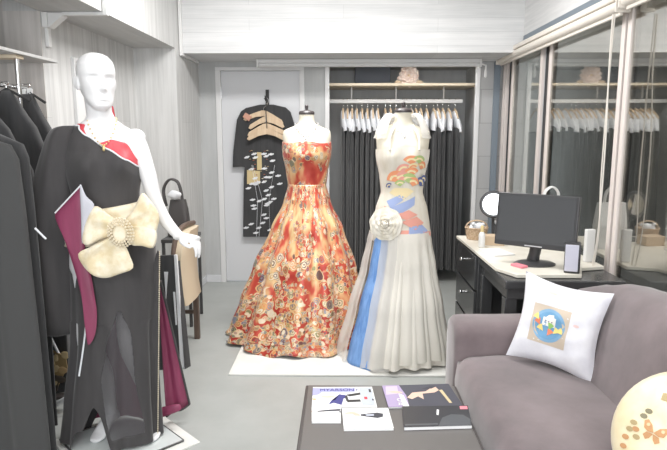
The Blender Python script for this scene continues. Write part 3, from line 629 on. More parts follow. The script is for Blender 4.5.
# ------------------------------------------------------------------ closet row
ORD = ['first', 'second', 'third', 'fourth', 'fifth', 'sixth', 'seventh', 'eighth', 'ninth', 'tenth', 'eleventh', 'twelfth', 'thirteenth', 'fourteenth', 'fifteenth', 'sixteenth', 'seventeenth', 'eighteenth', 'nineteenth', 'twentieth', 'twenty-first', 'twenty-second', 'twenty-third', 'twenty-fourth']
CY = 5.62
o = MB().bx(-.16, 1.232, 5.45, 5.98, 1.838, 1.862).build('shelf', M['wood_shelf'], bevel=.003); tag(o, 'pale wooden board shelf inside the back closet above the rail', 'shelf')
t = thing('clothes_rail', 'white clothes rail in the back closet carrying the black garments', 'clothes rail', (.5, CY, 1.69))
MB().bx(-.155, 1.13, CY - .012, CY + .012, 1.690, 1.726).build('rail', M['whiteplastic'], t, bevel=.004)
for x in (.08, .50, .95):
    MB().cyl((x, CY, 1.72), (x, CY, 1.838), .007, 10).build('hanger_rod', M['whiteplastic'], t)
o = MB().bx(.115, .45, 5.7, 5.95, 1.8625, 2.03).build('storage_box', M['bluebox'], bevel=.004); tag(o, 'dark slate storage box on the closet shelf left of the flower', 'box')
t = thing('silk_flower', 'large blush artificial flower sitting on the closet shelf', 'flower', (.608, 5.55, 1.863))
rnd = random.Random(3); pet = MB()
for ringi, (n, tilt, ln) in enumerate([(13, .15, .10), (12, .5, .095), (10, .85, .085), (8, 1.15, .07), (5, 1.4, .055)]):
    for k in range(n):
        a = 2 * PI * k / n + ringi * .3; ll = ln * rnd.uniform(.9, 1.1); wd = .034
        dr = V(math.cos(a) * math.cos(tilt), -math.sin(tilt), math.sin(a) * math.cos(tilt)); sd = V(-math.sin(a), 0, math.cos(a)); nn = dr.cross(sd)
        base = V(.608, 5.55, 1.935)
        g = [[base + dr * (ll * s) + sd * (wd * math.sin(PI * min(.93, s * .8 + .12)) * q) + nn * (.012 * q * q - .02 * s * s) for q in (-1, -.5, 0, .5, 1)] for s in (0.05, .3, .55, .8, 1)]
        pet.loft(g, False, False)
pet.build('petals', M['petal'], t, solid=.0015)
MB().ball((.608, 5.53, 1.937), .018, 12).build('centre', M['tan'], t)
for sx in (-1, 1):
    lf = MB(); lf.puff([(.608 + sx * .05, 5.54, 1.875), (.608 + sx * .10, 5.53, 1.895), (.608 + sx * .135, 5.52, 1.875), (.608 + sx * .10, 5.53, 1.866)], (0, -1, 0), .006); lf.build('leaf', M['tan'], t)

def hanging_body(mb, c, tab, amp=.1, nf=5, n=40, ph=0, ax=0, e=3.0):       # closed garment loft; tab rows (z, half width, half thick); width along x (ax=0) or y (ax=1)
    rings = []
    zs = []
    z0, z1 = tab[0][0], tab[-1][0]; m = 26
    for j in range(m + 1): zs.append(z0 + (z1 - z0) * j / m)
    for z in zs:
        w_, t_ = interp(tab, z); r = []
        fold = amp * max(0, min(1, (z1 - z) / (z1 - z0) * 1.8))
        for k in range(n):
            a = 2 * PI * k / n; ca, sa = math.cos(a), math.sin(a)
            x = w_ * math.copysign(abs(ca) ** (2 / e), ca); y = t_ * math.copysign(abs(sa) ** (2 / e), sa)
            y *= 1 + fold * 2.2 * math.sin(nf * x / max(w_, .01) * 3 + ph + z * .8); x *= 1 + fold * .25 * math.sin(3 * a + ph)
            r.append(V(c[0] + (x if ax == 0 else y), c[1] + (y if ax == 0 else x), z))
        rings.append(r)
    return mb.loft(rings)

# one garment per slot: white cloth over the shoulders, black body, wooden hanger
slots = [.0, .042, .085, .13, .18, .23, .28, .33, .40, .45, .50, .56, .60, .645, .69, .735, .79, .86, .90, .945, 1.0, 1.06]
gproto = thing('covered_garment', '', 'garment', (0, CY, .12), 'black garments hanging in the back closet')
mb = MB(); hanging_body(mb, (0, CY, 0), [(.12, .023, .25), (.9, .021, .24), (1.35, .019, .22), (1.47, .018, .20), (1.50, .010, .12)], .06, 3, 28)
mb.build('body', M['black'], gproto)
mb = MB(); rings = []
for z, x0, w_, d0, d1 in [(1.425, .016, .030, -.225, .20), (1.47, .012, .031, -.215, .2), (1.53, .004, .028, -.18, .17), (1.575, -.002, .022, -.12, .12), (1.612, -.006, .014, -.06, .06), (1.62, -.006, .006, -.03, .03)]:
    rings.append([V(x0 + w_ * math.cos(a) * (1 + .12 * math.sin(5 * a)), CY + (d0 + d1) / 2 + (d1 - d0) / 2 * math.sin(a), z + .010 * math.cos(a) * (z < 1.5)) for a in [2 * PI * k / 20 for k in range(20)]])
mb.loft(rings).build('shoulder_cover', M['whitecloth'], gproto)
hproto = thing('clothes_hanger', '', 'hanger', (0, CY, 1.55), 'wooden hangers on the closet rail')
MB().tube([V(0, CY - .17, 1.545), V(0, CY - .09, 1.60), V(0, CY, 1.632), V(0, CY + .09, 1.60), V(0, CY + .17, 1.545)], [.007, .009, .012, .009, .007], 10).build('bar', M['wood_l'], hproto)
MB().tube([V(0, CY, 1.635), V(0, CY, 1.672), V(0, CY + .006, 1.68)] + [V(0, CY + .016 * math.cos(a), 1.7315 + .008 * math.sin(a) * 1.2) for a in []] + [V(0, CY + .018, 1.70), V(0, CY + .016, 1.728), V(0, CY, 1.7315), V(0, CY - .016, 1.724)], .0028, 8).build('hook', M['chrome'], hproto)
rnd = random.Random(5)
for i, x in enumerate(slots):
    g_ = gproto if i == 0 else copy_tree(gproto); h_ = hproto if i == 0 else copy_tree(hproto)
    rz = rnd.uniform(-.05, .05); dz = rnd.uniform(-.012, .01)
    g_.location = (x, CY, .12 + dz); h_.location = (x, CY, 1.55); g_.rotation_euler.z = rz; g_.scale = (rnd.uniform(.9, 1.05), 1, 1)
    if x > .35 and i % 3: g_.scale.x *= -1; g_.scale.x = -abs(g_.scale.x)
    g_['label'] = 'black garment with a white shoulder cloth, %s from the left on the closet rail' % ORD[i]
    h_['label'] = 'wooden hanger of the %s black garment from the left on the closet rail' % ORD[i]

# ------------------------------------------------------------------ black kimono on the door, with hangers
KY = 5.345
t = thing('black_kimono', 'black kimono with white flower sprays hanging on the white door', 'kimono', (-.69, KY, .45))
prof = [(-.245, .45), (-.225, 1.0), (-.215, 1.10), (-.245, 1.105), (-.325, 1.10), (-.315, 1.25), (-.275, 1.53), (-.235, 1.605), (-.19, 1.635), (-.06, 1.665), (.06, 1.665), (.17, 1.64), (.215, 1.60), (.245, 1.50), (.27, 1.25), (.28, 1.10), (.215, 1.10), (.225, 1.0), (.25, .45)]
mb = MB(); mb.prism([V(-.69 + x, KY - .012, z) for x, z in prof], (0, .024, 0)); mb.build('body', M['black'], t, bevel=.006)
mb = MB(); mb.bx(-.745, -.635, KY - .017, KY - .011, .5, 1.60); mb.build('front_overlap', M['black'], t, bevel=.003)
deco = MB(); rnd = random.Random(4)
def kp(u, v): q = at(u, v, KY - .016); return q
for (u0, v0, u1, v1) in ((257, 152, 266, 170), (262, 146, 271, 168), (247, 170, 260, 184)):
    deco.mat(1 if u0 != 262 else 2).prism([kp(u0, v0), kp(u1, v0 + 1), kp(u1, v1), kp(u0, v1)], (0, .003, 0))
for k in range(26): 
    u, v = rnd.uniform(250, 268), rnd.uniform(150, 182); c = kp(u, v); deco.mat(rnd.choice([2, 3, 1])).lathe(c + V(0, -.001, 0), [(.012 * rnd.uniform(.6, 1.2), 0), (.004, .004)], 7)
for k in range(46):
    u = rnd.gauss(263, 10); v = rnd.uniform(152, 236)
    if not 246 < u < 286: continue
    c = kp(u, v); deco.mat(0); a0 = rnd.uniform(.1, .6)
    for q in range(3):
        a = a0 + (q - 1) * .75 + PI / 2
        deco.prism([c, c + V(.030 * math.cos(a - .4), -.001, .020 * math.sin(a - .4)), c + V(.038 * math.cos(a), -.001, .024 * math.sin(a)), c + V(.030 * math.cos(a + .4), -.001, .020 * math.sin(a + .4))], (0, -.002, 0))
for k in range(3):
    u = rnd.uniform(252, 278); deco.mat(0).tube([kp(u, 240), kp(u + rnd.uniform(-4, 4), 200), kp(u + rnd.uniform(-6, 6), 165)], .0016, 5)
deco.build('flower_pattern', [M['whitecloth'], col_mat('gold_patch', 206, 186, 140), col_mat('rust_patch', 196, 120, 96), col_mat('cream_patch', 226, 212, 186)], t, smooth=False)
t = thing('door_hook', 'black over-door hook carrying four wooden hangers', 'hook', (-.69, 5.33, 1.66))
MB().bx(-.705, -.675, YB - .005, YB + .01, 1.66, 1.80).tube([V(-.69, YB, 1.70), V(-.69, 5.34, 1.69), V(-.69, 5.27, 1.70), V(-.69, 5.25, 1.735)], .007, 8).build('hook', M['ink'], t)
t.location = (-.69, 5.33, 1.66)
hang0 = None
for i, (u, v, hw, tilt) in enumerate([(264, 113, 20, .10), (266, 119, 18, -.04), (266, 126, 19, -.05), (267, 131, 20, .02)]):
    y = 5.325 - .018 * i; c = at(u, v, y)
    t = thing('coat_hanger', ['rearmost pale wooden hanger on the door, one end wrapped in printed cloth', 'pale wooden hanger second from the door in the stack', 'pale wooden hanger third from the door in the stack', 'front pale wooden hanger of the stack on the door'][i], 'hanger', c, 'wooden hangers on the door hook')
    R = Matrix.Rotation(tilt, 3, 'Y'); w_ = hw * 5.3 / 580
    pts = [(-w_, -.075), (-w_ * .9, -.045), (-w_ * .45, -.005), (-.02, .022), (.02, .022), (w_ * .45, -.005), (w_ * .9, -.045), (w_, -.075), (w_ * .88, -.088), (w_ * .4, -.045), (0, -.028), (-w_ * .4, -.045), (-w_ * .88, -.088)]
    MB().prism([c + R @ V(x, -.006, z) for x, z in pts], (0, .012, 0)).build('bar', M['wood_l'], t, bevel=.003)
    hk = smooth_line([c + V(0, 0, .02), c + V(0, 0, .045), V(-.69, y, 1.655), V(-.675, y, 1.685), V(-.675, y, 1.71), V(-.69, y, 1.722), V(-.705, y, 1.71)], 5)
    MB().tube(hk, .0035, 8).build('hook', M['ink' if i == 3 else 'chrome'], t)
    if i == 0:
        e = c + R @ V(-w_ * .8, -.012, -.05); MB().box(e, (.07, .022, .05), Matrix.Rotation(.6, 3, 'Y')).build('wrapped_end', col_mat('print_cloth', 200, 150, 130), t, bevel=.006)

# ------------------------------------------------------------------ dress forms and gowns
o = MB().bx(-.672, .665, 3.225, 4.45, .0005, .012).build('floor_mat', M['mat'], bevel=.003); tag(o, 'large white felt mat on the floor under the two ball gowns', 'mat')
def dress_form(name, label, ax, ay, sc_, tilt=0):
    t = thing(name, label, 'dress form', (ax, ay, .0125)); tab = [(.86, .165, .125), (.95, .150, .115), (1.06, .118, .092), (1.16, .130, .10), (1.27, .152, .118), (1.335, .157, .115), (1.39, .163, .090), (1.425, .158, .070), (1.445, .13, .060), (1.458, .085, .056), (1.475, .056, .053), (1.50, .050, .049), (1.535, .050, .049)]
    rings = []
    for z in [.86 + (1.535 - .86) * i / 50 for i in range(51)]:
        a_, b_ = interp(tab, z); r = []
        for k in range(40):
            a = 2 * PI * k / 40; x = a_ * sc_ * math.cos(a); y = b_ * sc_ * math.sin(a)
            if y < 0:
                for s in (-1, 1): y -= .028 * math.exp(-((x - s * .072) / .045) ** 2 - ((z - 1.27) / .055) ** 2)
            r.append(V(ax + x, ay + y, z))
        rings.append(r)
    MB().loft(rings).build('torso', M['form'], t, smooth=True)
    MB().lathe((ax, ay, 0), [(.052, 1.535), (.053, 1.548), (.046, 1.558), (.02, 1.562), (.012, 1.566)], 24).lathe((ax, ay, 0), [(.008, 1.565), (.011, 1.58), (.012, 1.592), (.006, 1.60)], 14).build('neck_cap', M['cap'], t)
    MB().cyl((ax, ay, .03), (ax, ay, .87), .016, 14).build('pole', M['chrome'], t)
    MB().lathe((ax, ay, 0), [(.17, .013), (.17, .03), (.05, .045), (.02, .06)], 28).build('base', M['cap'], t)
    return tab
def surf_skirt(ax, ay, tab, nf, amp, n=160, m=60, ph=0, sy=1.0, a0=0, a1=2 * PI, hemlift=None, seed=1, uvr=None, off=0):
    rings, uv = [], []
    z0, z1 = tab[0][0], tab[-1][0]; full = a1 - a0 > 6.28
    cols = n if full else n + 1
    rr = random.Random(seed); K = [(rr.randint(nf - 4, nf + 5), rr.uniform(0, 6.3), rr.uniform(.5, 1)) for _ in range(3)]
    for j in range(m + 1):
        s = j / m; r = []
        for i in range(cols):
            a = a0 + (a1 - a0) * i / n
            zl = z0 + (hemlift(a) if hemlift else 0); z = zl + (z1 - zl) * s
            rad, cx, fo = interp(tab, z)
            w_ = sum(kk[2] * math.sin(kk[0] * a + kk[1] + .6 * (1 - s)) for kk in K) / 2.2
            w_ = w_ * (1 - .25 * abs(w_)); d = rad * (1 + amp * fo * w_) + off
            r.append(V(ax + cx + d * math.cos(a), ay + d * sy * math.sin(a), z)); uv.append((a * .42, z))
        rings.append(r)
    return rings, uv, full
AX, AY = -.243, 3.94
tab = dress_form('dress_form', 'ivory dress form wearing the red and gold brocade ball gown', AX, AY, 1.0)
gown = thing('ball_gown', 'strapless red and gold kimono brocade ball gown on the left dress form', 'gown', (AX, AY, .0125))
rings, uv = [], []
for j in range(36):
    s = j / 35; r = []
    for k in range(64):
        a = 2 * PI * k / 64; zt = 1.352 + (.006 * math.cos(a * 4) if math.sin(a) < 0 else -.02); z = .98 + (zt - .98) * s
        a_, b_ = interp(tab, z); a_ += .010; b_ += .010
        if z > 1.33: a_ = min(a_, .163); b_ = max(b_, .108 - (z - 1.33) * .25)
        x = a_ * math.cos(a); y = b_ * math.sin(a)
        if y < 0:
            for q in (-1, 1): y -= .032 * math.exp(-((x - q * .072) / .05) ** 2 - ((z - 1.275) / .07) ** 2)
        pl = .004 * math.sin(12 * a) * math.exp(-((z - 1.12) / .14) ** 2)
        r.append(V(AX + x * (1 + pl * 3), AY + y * (1 + pl * 3), z)); uv.append((a * .16, z + .9))
    rings.append(r)
MB().loft(rings, True, False, uv).build('bodice', M['brocade'], gown, smooth=True, solid=.004)
gt = [(.0135, .492, -.062, 1.0), (.05, .468, -.056, 1.0), (.25, .41, -.040, 1.0), (.5, .338, -.018, .95), (.77, .235, 0, .8), (.95, .155, 0, .5), (1.06, .128, 0, .15), (1.075, .127, 0, 0)]
rg, uv, full = surf_skirt(AX, AY, gt, 13, .125, n=280, m=70, sy=1.0, hemlift=lambda a: .008 + .008 * math.sin(7 * a) + .008 * math.sin(11 * a + 1), seed=4)
MB().loft(rg, True, False, uv).build('skirt', M['brocade'], gown, smooth=True, solid=.003)
def necklace(name, label, c, rx, ry, drop, mat, nb=26, pend=True, rot=0, rb=.0045):
    t = thing(name, label, 'necklace', c)
    mb = MB(); R = Matrix.Rotation(rot, 3, 'Z')
    for k in range(nb):
        a = 2 * PI * k / nb; y = math.sin(a); zz = -drop * (max(0, -y) ** 1.5) + .012 * max(0, y)
        mb.ball(Vector(c) + R @ V(rx * math.cos(a) * (1 - .25 * max(0, -y) ** 3), ry * y * (1 + .25 * max(0, -y)), zz), rb, 8)
    mb.build('chain', mat, t)
    if pend: MB().ball(Vector(c) + R @ V(0, -ry * 1.3, -drop - .012), (.007, .004, .012), 10).build('pendant', mat, t)
    return t
necklace('necklace', 'silver necklace around the neck of the left dress form', V(AX, AY, 1.475), .075, .096, .085, M['silver'], 34, True, 0, .0058)

# white gown --------------------------------------------------------
BX, BY = .362, 3.56
tab = dress_form('dress_form', 'ivory dress form wearing the white tulle gown with blue panel', BX, BY, 1.0)
wg = thing('wedding_gown', 'white halter gown with blue panel and fan embroidery on the right dress form', 'gown', (BX, BY, .0125))
fan_cols = [M['ivory'], col_mat('fan_orange', 236, 158, 116), col_mat('fan_blue', 158, 174, 214), col_mat('fan_coral', 232, 164, 148), col_mat('fan_green', 176, 196, 130), col_mat('fan_indigo', 92, 104, 150), col_mat('fan_cream', 240, 222, 176)]
def bodice_pt(a, z, off=.010):
    if z < .98: a_, b_ = interp([(.72, .175, .148), (.80, .175, .14), (.86, .165, .127), (.98, .146, .112)], z)
    else: a_, b_ = interp(tab, z)
    a_ += off; b_ += off
    if z > 1.30: b_ = max(b_, .115 - (z - 1.3) * .2); a_ = min(a_, .165)
    x = a_ * math.cos(a); y = b_ * math.sin(a)
    if y < 0:
        for q in (-1, 1): y -= .030 * math.exp(-((x - q * .072) / .05) ** 2 - ((z - 1.275) / .07) ** 2)
    return V(BX + x, BY + y, z)
bo = MB(); bo.loft([[bodice_pt(2 * PI * k / 64, .76 + (1.315 + (.02 * math.exp(-((math.cos(2 * PI * k / 64)) / .6) ** 2) if k > 32 else 0) - .76) * j / 40) for k in range(64)] for j in range(41)], True, False)
fnb = lambda u, v, l: bodice_pt(-PI / 2 + u, v, .010 + l)       # u: angle from front, v: height
def fan(cx, cz, r, rot, mi, lift, spread=1.0):
    decal(bo.mat(mi), fnb, [(cx, cz)] + [(cx + r / .15 * math.cos(rot - spread + 2 * spread * i / 10), cz + r * math.sin(rot - spread + 2 * spread * i / 10)) for i in range(11)], lift, 1)
rnd = random.Random(2); kk = 0
for (u, v, r, rot, mi) in [(.25, 1.23, .055, 1.6, 1), (.55, 1.235, .05, 1.4, 4), (.70, 1.20, .05, 1.2, 1), (.35, 1.20, .04, 1.7, 6), (.0, 1.185, .05, 2.0, 3), (.3, 1.16, .055, 1.6, 1), (-.30, 1.125, .07, 2.0, 1), (-.05, 1.13, .06, 1.8, 3), (.2, 1.12, .06, 1.6, 4), (.38, 1.10, .055, 1.3, 1), (-.15, 1.10, .04, 1.7, 4), (.75, 1.10, .055, 1.0, 5), (.95, 1.12, .045, 1.1, 5), (-.62, 1.09, .03, 2.0, 5)]:
    fan(u, v, r, rot, mi, .0022 + .0007 * kk); fan(u, v, r * .72, rot, 6 if mi != 6 else 1, .0026 + .0007 * kk, .9); fan(u, v, r * .5, rot, mi, .0030 + .0007 * kk, .9); kk += 1
for (pts, mi) in [([(-.7, 1.06), (.0, 1.02), (.5, 1.07), (.2, 1.09), (-.4, 1.09)], 6), ([(-.75, 1.01), (-.15, 1.05), (.10, 1.03), (-.5, .97)], 2), ([(-.9, .95), (-.1, 1.0), (.55, 1.04), (.45, .99), (-.2, .93), (-.9, .90)], 2), ([(-.35, .93), (.2, .96), (.55, .93), (.1, .90)], 3), ([(-.1, .89), (.5, .92), (.8, .88), (.4, .84)], 3), ([(.2, .86), (.7, .87), (1.0, .83), (.5, .79), (.15, .80)], 2), ([(.75, .83), (1.25, .82), (1.2, .79), (.7, .78)], 3), ([(-.2, .84), (.2, .84), (.15, .79), (-.2, .78)], 3), ([(-.8, .98), (-.5, .97), (-.75, .93)], 3)]:
    decal(bo.mat(mi), fnb, pts, .003, 2)
bo.build('bodice', fan_cols, wg, smooth=True)
# halter straps and tulle collar
hal = MB()
for s in (-1, 1):
    hal.tube(smooth_line([bodice_pt(-PI / 2 + s * .55, 1.315, .012), V(BX + s * .085, BY - .10, 1.385), V(BX + s * .060, BY - .058, 1.445), V(BX + s * .052, BY + .01, 1.475), V(BX, BY + .056, 1.485)], 6), .008, 8)
hal.build('halter_strap', M['ivory'], wg)
cl = MB(); rings = []
for j in range(12):
    s = j / 11; r = []
    for k in range(61):
        a = -PI / 2 + .75 + (2 * PI - 1.5) * k / 60
        out = .055 + .100 * s + .010 * math.sin(9 * a) * s; z = 1.50 + .035 * math.sin(PI * s * .9) * (1 + .3 * math.sin(5 * a)) - .10 * s * s + .03 * max(0, math.sin(a)) * (1 - s)
        r.append(V(BX + out * math.cos(a) * 1.03, BY + out * math.sin(a) * .72, z))
    rings.append(r)
cl.loft(rings, False, False).build('collar_ruffle', M['tulle'], wg, smooth=True)
cl = MB(); cl.loft([[p + V(0, .004, -.035 * (j / 11) + .006) + (p - V(BX, BY, p.z)) * .05 * (j / 11) for p in r] for j, r in enumerate(rings)], False, False).build('collar_ruffle', M['tulle'], wg, smooth=True)
gt = [(.0135, .262, .0, 1), (.08, .258, 0, 1), (.35, .225, 0, .9), (.6, .19, 0, .7), (.76, .168, 0, .3), (.80, .158, 0, 0)]
rg, uv, _ = surf_skirt(BX, BY, gt, 12, .07, n=160, m=40, sy=.95, seed=8)
MB().loft(rg, True, False).build('underskirt', M['ivory'], wg, smooth=True)
gt2 = [(.0135, .34, -.02, 1), (.08, .328, -.018, 1), (.35, .268, -.01, 1), (.6, .208, 0, .8), (.76, .178, 0, .3), (.82, .166, 0, 0)]
# blue panel at front left (seen from the front), overlays around it
A0 = PI + .42
rg, uv, _ = surf_skirt(BX, BY, [(z, r + .004, c, f) for z, r, c, f in gt2], 12, .06, n=40, m=40, sy=.95, a0=A0 - .05, a1=A0 + .62, seed=3)
MB().loft(rg, False, False).build('blue_panel', M['bluetulle'], wg, smooth=True, solid=.002)
for i, (a0, a1, off, sd, mt, lift) in enumerate([(A0 + .55, A0 + 3.4, .0, 5, 'tulle_d', .02), (A0 + .85, A0 + 2.6, .012, 6, 'tulle_f', .05), (A0 + .42, A0 + .95, .02, 11, 'tulle', .012), (A0 - 1.5, A0 + .05, .030, 7, 'tulle', .01), (A0 + 2.6, A0 + 5.0, .006, 9, 'tulle_d', .01)]):
    rg, uv, _ = surf_skirt(BX, BY, gt2, 14, .11, n=110, m=44, sy=.95, a0=a0, a1=a1, seed=sd, off=off, hemlift=lambda a, l=lift, q=a0: l * (1 + math.sin((a - q) * 2.2)) * .6)
    MB().loft(rg, False, False).build('tulle_layer', M[mt], wg, smooth=True)
ros = MB()
rc = at(386, 224, 3.405); rn = V(-.25, -.95, .12).normalized(); ra = V(0, 0, 1).cross(rn).normalized(); ru = rn.cross(ra)
for q, (rad, hh, n_) in enumerate([(.098, .010, 9), (.080, .022, 8), (.060, .033, 7), (.042, .042, 6), (.022, .05, 5)]):
    rr_ = [[rc + (ra * math.cos(a) + ru * math.sin(a)) * (rad * k * (1 + .025 * math.sin(n_ * a + q))) + rn * (hh * (1 - (1 - k) ** 2 * .5) * (1 + .1 * math.sin(n_ * a + 1)) - .02 * (k - .6) ** 2) for a in [2 * PI * i / 48 for i in range(48)]] for k in (1, .97, .9, .8, .65)]
    ros.loft([[p - rn * .012 for p in rr_[0]]] + rr_, True, False)
ros.ball(rc + rn * .045, .014, 10); ros.build('rosette', M['ivory'], wg, smooth=True, solid=.002)
necklace('necklace', 'thin silver chain around the neck of the right dress form', V(BX, BY, 1.475), .068, .090, .070, M['silver'], 34, True, 0, .004)

# ------------------------------------------------------------------ left rack with black garments
o = MB().bx(-2.45, -1.555, 1.2, 3.24, 1.79, 1.806).build('wall_shelf', M['soffit'], bevel=.003); tag(o, 'pale board shelf high in the left recess above the black garments', 'shelf')
o = MB().bx(-2.45, -1.60, 1.2, 2.66, 1.8125, 1.835).build('shelf_board', M['whiteplastic'], bevel=.003); tag(o, 'short white board lying on the left wall shelf', 'board')
t = thing('garment_rack', 'chrome garment rack post and rail standing under the left shelf', 'clothes rack', (-1.60, 2.6, 0))
MB().cyl((-1.595, 2.9, .03), (-1.595, 2.9, 1.789), .0125, 16).build('post', M['chrome'], t)
MB().bx(-1.93, -1.575, 2.86, 2.93, 1.772, 1.7895).build('mounting_block', M['wood_shelf'], t, bevel=.003)
MB().cyl((-1.62, 1.4, 1.640), (-1.62, 3.05, 1.640), .012, 16).cyl((-1.62, 2.9, 1.640), (-1.595, 2.9, 1.640), .010, 10).cyl((-1.45, 1.4, 1.45), (-1.45, 2.36, 1.45), .012, 16).build('rail', M['chrome'], t)
MB().cyl((-1.45, 1.42, 0), (-1.45, 1.42, 1.45), .012, 14).build('post', M['chrome'], t)
MB().bx(-1.75, -1.45, 2.87, 2.93, 0, .03).build('foot', M['cap'], t, bevel=.006)
desc = ['dark grey long garment nearest the camera on the left rack', 'black kimono second on the left rack, wide sleeve to the floor', 'black kimono third on the left rack', 'black kimono with a gold and tan pattern near its hem, left rack', 'black robe farthest back on the left rack under the post']
spec = [(2.20, -1.47, .25, M['darkgrey'], .02), (2.32, -1.43, .18, M['black'], .03), (2.58, -1.64, .26, M['black'], .0), (2.80, -1.60, .215, M['black'], .03), (2.96, -1.585, .17, M['black'], .0)]
for i, (y, x, hw, m, ph) in enumerate(spec):
    t = thing('long_garment', desc[i], 'garment', (x, y, .06), 'black garments on the left rack')
    ztop = 1.615 if i > 1 else 1.425
    tb = [(.03 if i < 3 else .10, hw * 1.0, .045), (.6, hw * 1.03, .045), (1.0, hw * .98, .042), (1.25, hw * .95, .04), (1.43, hw * .62, .036), (1.52, hw * .36, .032), (ztop - .02, hw * .14, .025), (ztop, .02, .012)]
    if i < 2: tb = [(.03, hw, .045), (1.1, hw * .96, .042), (1.34, hw * .93, .036), (1.40, hw * .75, .03), (ztop, .03, .02)]
    mb = MB(); hanging_body(mb, (x, y, 0), tb, .22, 3, 56, ph * 40 + i); mb.build('body', m, t, smooth=True)
    if i == 3:
        d = MB(); zx = lambda u, v: at(u, v, y - .056)
        d.mat(0).prism([zx(40, 353), zx(53, 350), zx(66, 356), zx(68, 368), zx(62, 378), (zx(56, 392)), zx(50, 386), zx(42, 366)], (0, -.006, 0))
        rnd = random.Random(6)
        for k in range(14):
            c = zx(rnd.uniform(43, 66), rnd.uniform(354, 384)); d.mat(rnd.choice([1, 2, 3])).puff([c + V(.028 * math.cos(a) * rnd.uniform(.5, 1.2), -.006, .02 * math.sin(a)) for a in (0, 1, 2.1, 3.1, 4.2, 5.2)], (0, -1, 0), .004)
        d.mat(2).prism([zx(52, 378), zx(60, 378), zx(58, 390), zx(53, 396)], (0, -.008, 0))
        d.build('gold_pattern', [col_mat('gold_print', 158, 134, 92), col_mat('tan_print', 190, 160, 116), col_mat('dark_print', 84, 76, 66), col_mat('straw_print2', 206, 184, 140)], t)
        e = MB(); e.tube([zx(51, 338), zx(58, 352), zx(67, 372)], .006, 8).tube([zx(46, 374), zx(48, 396)], .006, 8).tube([zx(69, 376), zx(70, 402)], .005, 8).build('white_piping', M['whitecloth'], t)
        e = MB(); e.puff([zx(50, 404), zx(60, 399), zx(67, 396), zx(66, 401), zx(58, 406), zx(50, 412)], (0, -1, 0), .01); e.build('white_hem_fold', M['whitecloth'], t)
    if i == 1:
        e = MB(); yy = y - .09; q = lambda u, v: at(u, v, yy)
        e.tube([q(35, 228), q(46, 239)], .004, 8).build('white_thread', M['whitecloth'], t)
    h = thing('garment_hanger', 'dark hanger of the ' + desc[i].replace(' on the left rack', '').replace(', left rack', '').replace(' with a gold and tan pattern near its hem', ' with gold hem').replace(' nearest the camera', '') + ' at the left', 'hanger', (x, y, 1.60), 'hangers on the left rack')
    MB().tube([V(x - hw * .5, y, ztop - .05), V(x, y, ztop + .008), V(x + hw * .5, y, ztop - .05)], .007, 8).build('bar', M['ink'], h)
    MB().tube(smooth_line([V(x, y, ztop + .005), V(x, y, ztop + .02), V(x + .012, y, ztop + .04), V(-1.62 if i > 1 else -1.45, y, ztop + .0395), V(-1.632 if i > 1 else -1.462, y, ztop + .025)], 4), .003, 8).build('hook', M['chrome'], h)
t = thing('label_clip', 'small white clip pair hanging beside the rack post', 'clip', (-1.56, 2.88, 1.59))
b = MB(); q = lambda u, v: at(u, v, 2.87)
b.prism([q(22, 89), q(25, 88.5), q(25, 94), q(22, 94)], (0, .006, 0)).prism([q(26.5, 88), q(32, 89), q(32, 93.5), q(26.5, 94)], (0, .006, 0)); b.build('clip', M['whiteplastic'], t, bevel=.001)
MB().tube(smooth_line([q(28, 93), q(31, 98), q(30, 100)], 4), .003, 6).tube(smooth_line([q(30, 92), q(34, 96), q(33.5, 97.5)], 4), .003, 6).build('loop', M['ink'], t)

# framed panel and red tassel on the left wall
t = thing('wall_mirror', 'tall narrow white framed mirror on the left wall behind the mannequin head', 'mirror', (XL + .01, 3.75, .9))
b = MB(); y0, y1, z0, z1 = 3.575, 4.02, .55, 1.865; x0, x1 = XL + .001, XL + .022
b.bx(x0, x1, y0, y0 + .02, z0, z1).bx(x0, x1, y1 - .02, y1, z0, z1).bx(x0, x1, y0 + .02, y1 - .02, z1 - .02, z1).bx(x0, x1, y0 + .02, y1 - .02, z0, z0 + .02).build('frame', M['trim'], t, bevel=.002)
MB().bx(x0, x0 + .008, y0 + .02, y1 - .02, z0 + .02, z1 - .02).build('panel', M['whiteplastic'], t, smooth=False)
t = thing('red_tassel', 'red cord tassel hanging on the left wall behind the mannequin neck', 'tassel', (XL + .012, 4.15, 1.45))
MB().tube([V(XL + .012, 4.15, 1.60), V(XL + .014, 4.15, 1.52), V(XL + .014, 4.15, 1.44)], [.006, .014, .018], 10).build('tassel', M['red'], t)
MB().cyl((XL, 4.15, 1.60), (XL + .02, 4.15, 1.60), .005, 8).build('pin', M['silver'], t)

# chair, side table, handbag, leaning boards -------------------------
t = thing('dining_chair', 'brown wooden chair with beige padded back beside the mannequin hand', 'chair', (-1.15, 3.68, 0))
b = MB(); rings = []
for s in range(13):
    z = .34 + (.80 - .34) * s / 12; sh = max(0, (s - 8) / 4); y0, y1 = 3.50 + .10 * sh ** 2, 3.86
    bow = .02 * math.sin(PI * s / 12)
    rings.append([V(-.985 - bow, y0, z), V(-.970 - bow, y0 + .02, z), V(-.962 - bow, (y0 + y1) / 2, z), V(-.970 - bow, y1 - .02, z), V(-.985 - bow, y1, z), V(-1.035 - bow, y1, z), V(-1.035 - bow, y0, z)])
b.loft(rings).build('backrest', M['beige_uph'], t)
b = MB(); b.tube(smooth_line([V(-1.04, 3.495, 0), V(-1.03, 3.495, .34), V(-1.05, 3.495, .60), V(-1.045, 3.53, .74), V(-1.03, 3.60, .81), V(-1.02, 3.72, .825), V(-1.01, 3.865, .815)], 6), .016, 10).build('back_frame', M['wood_d'], t)
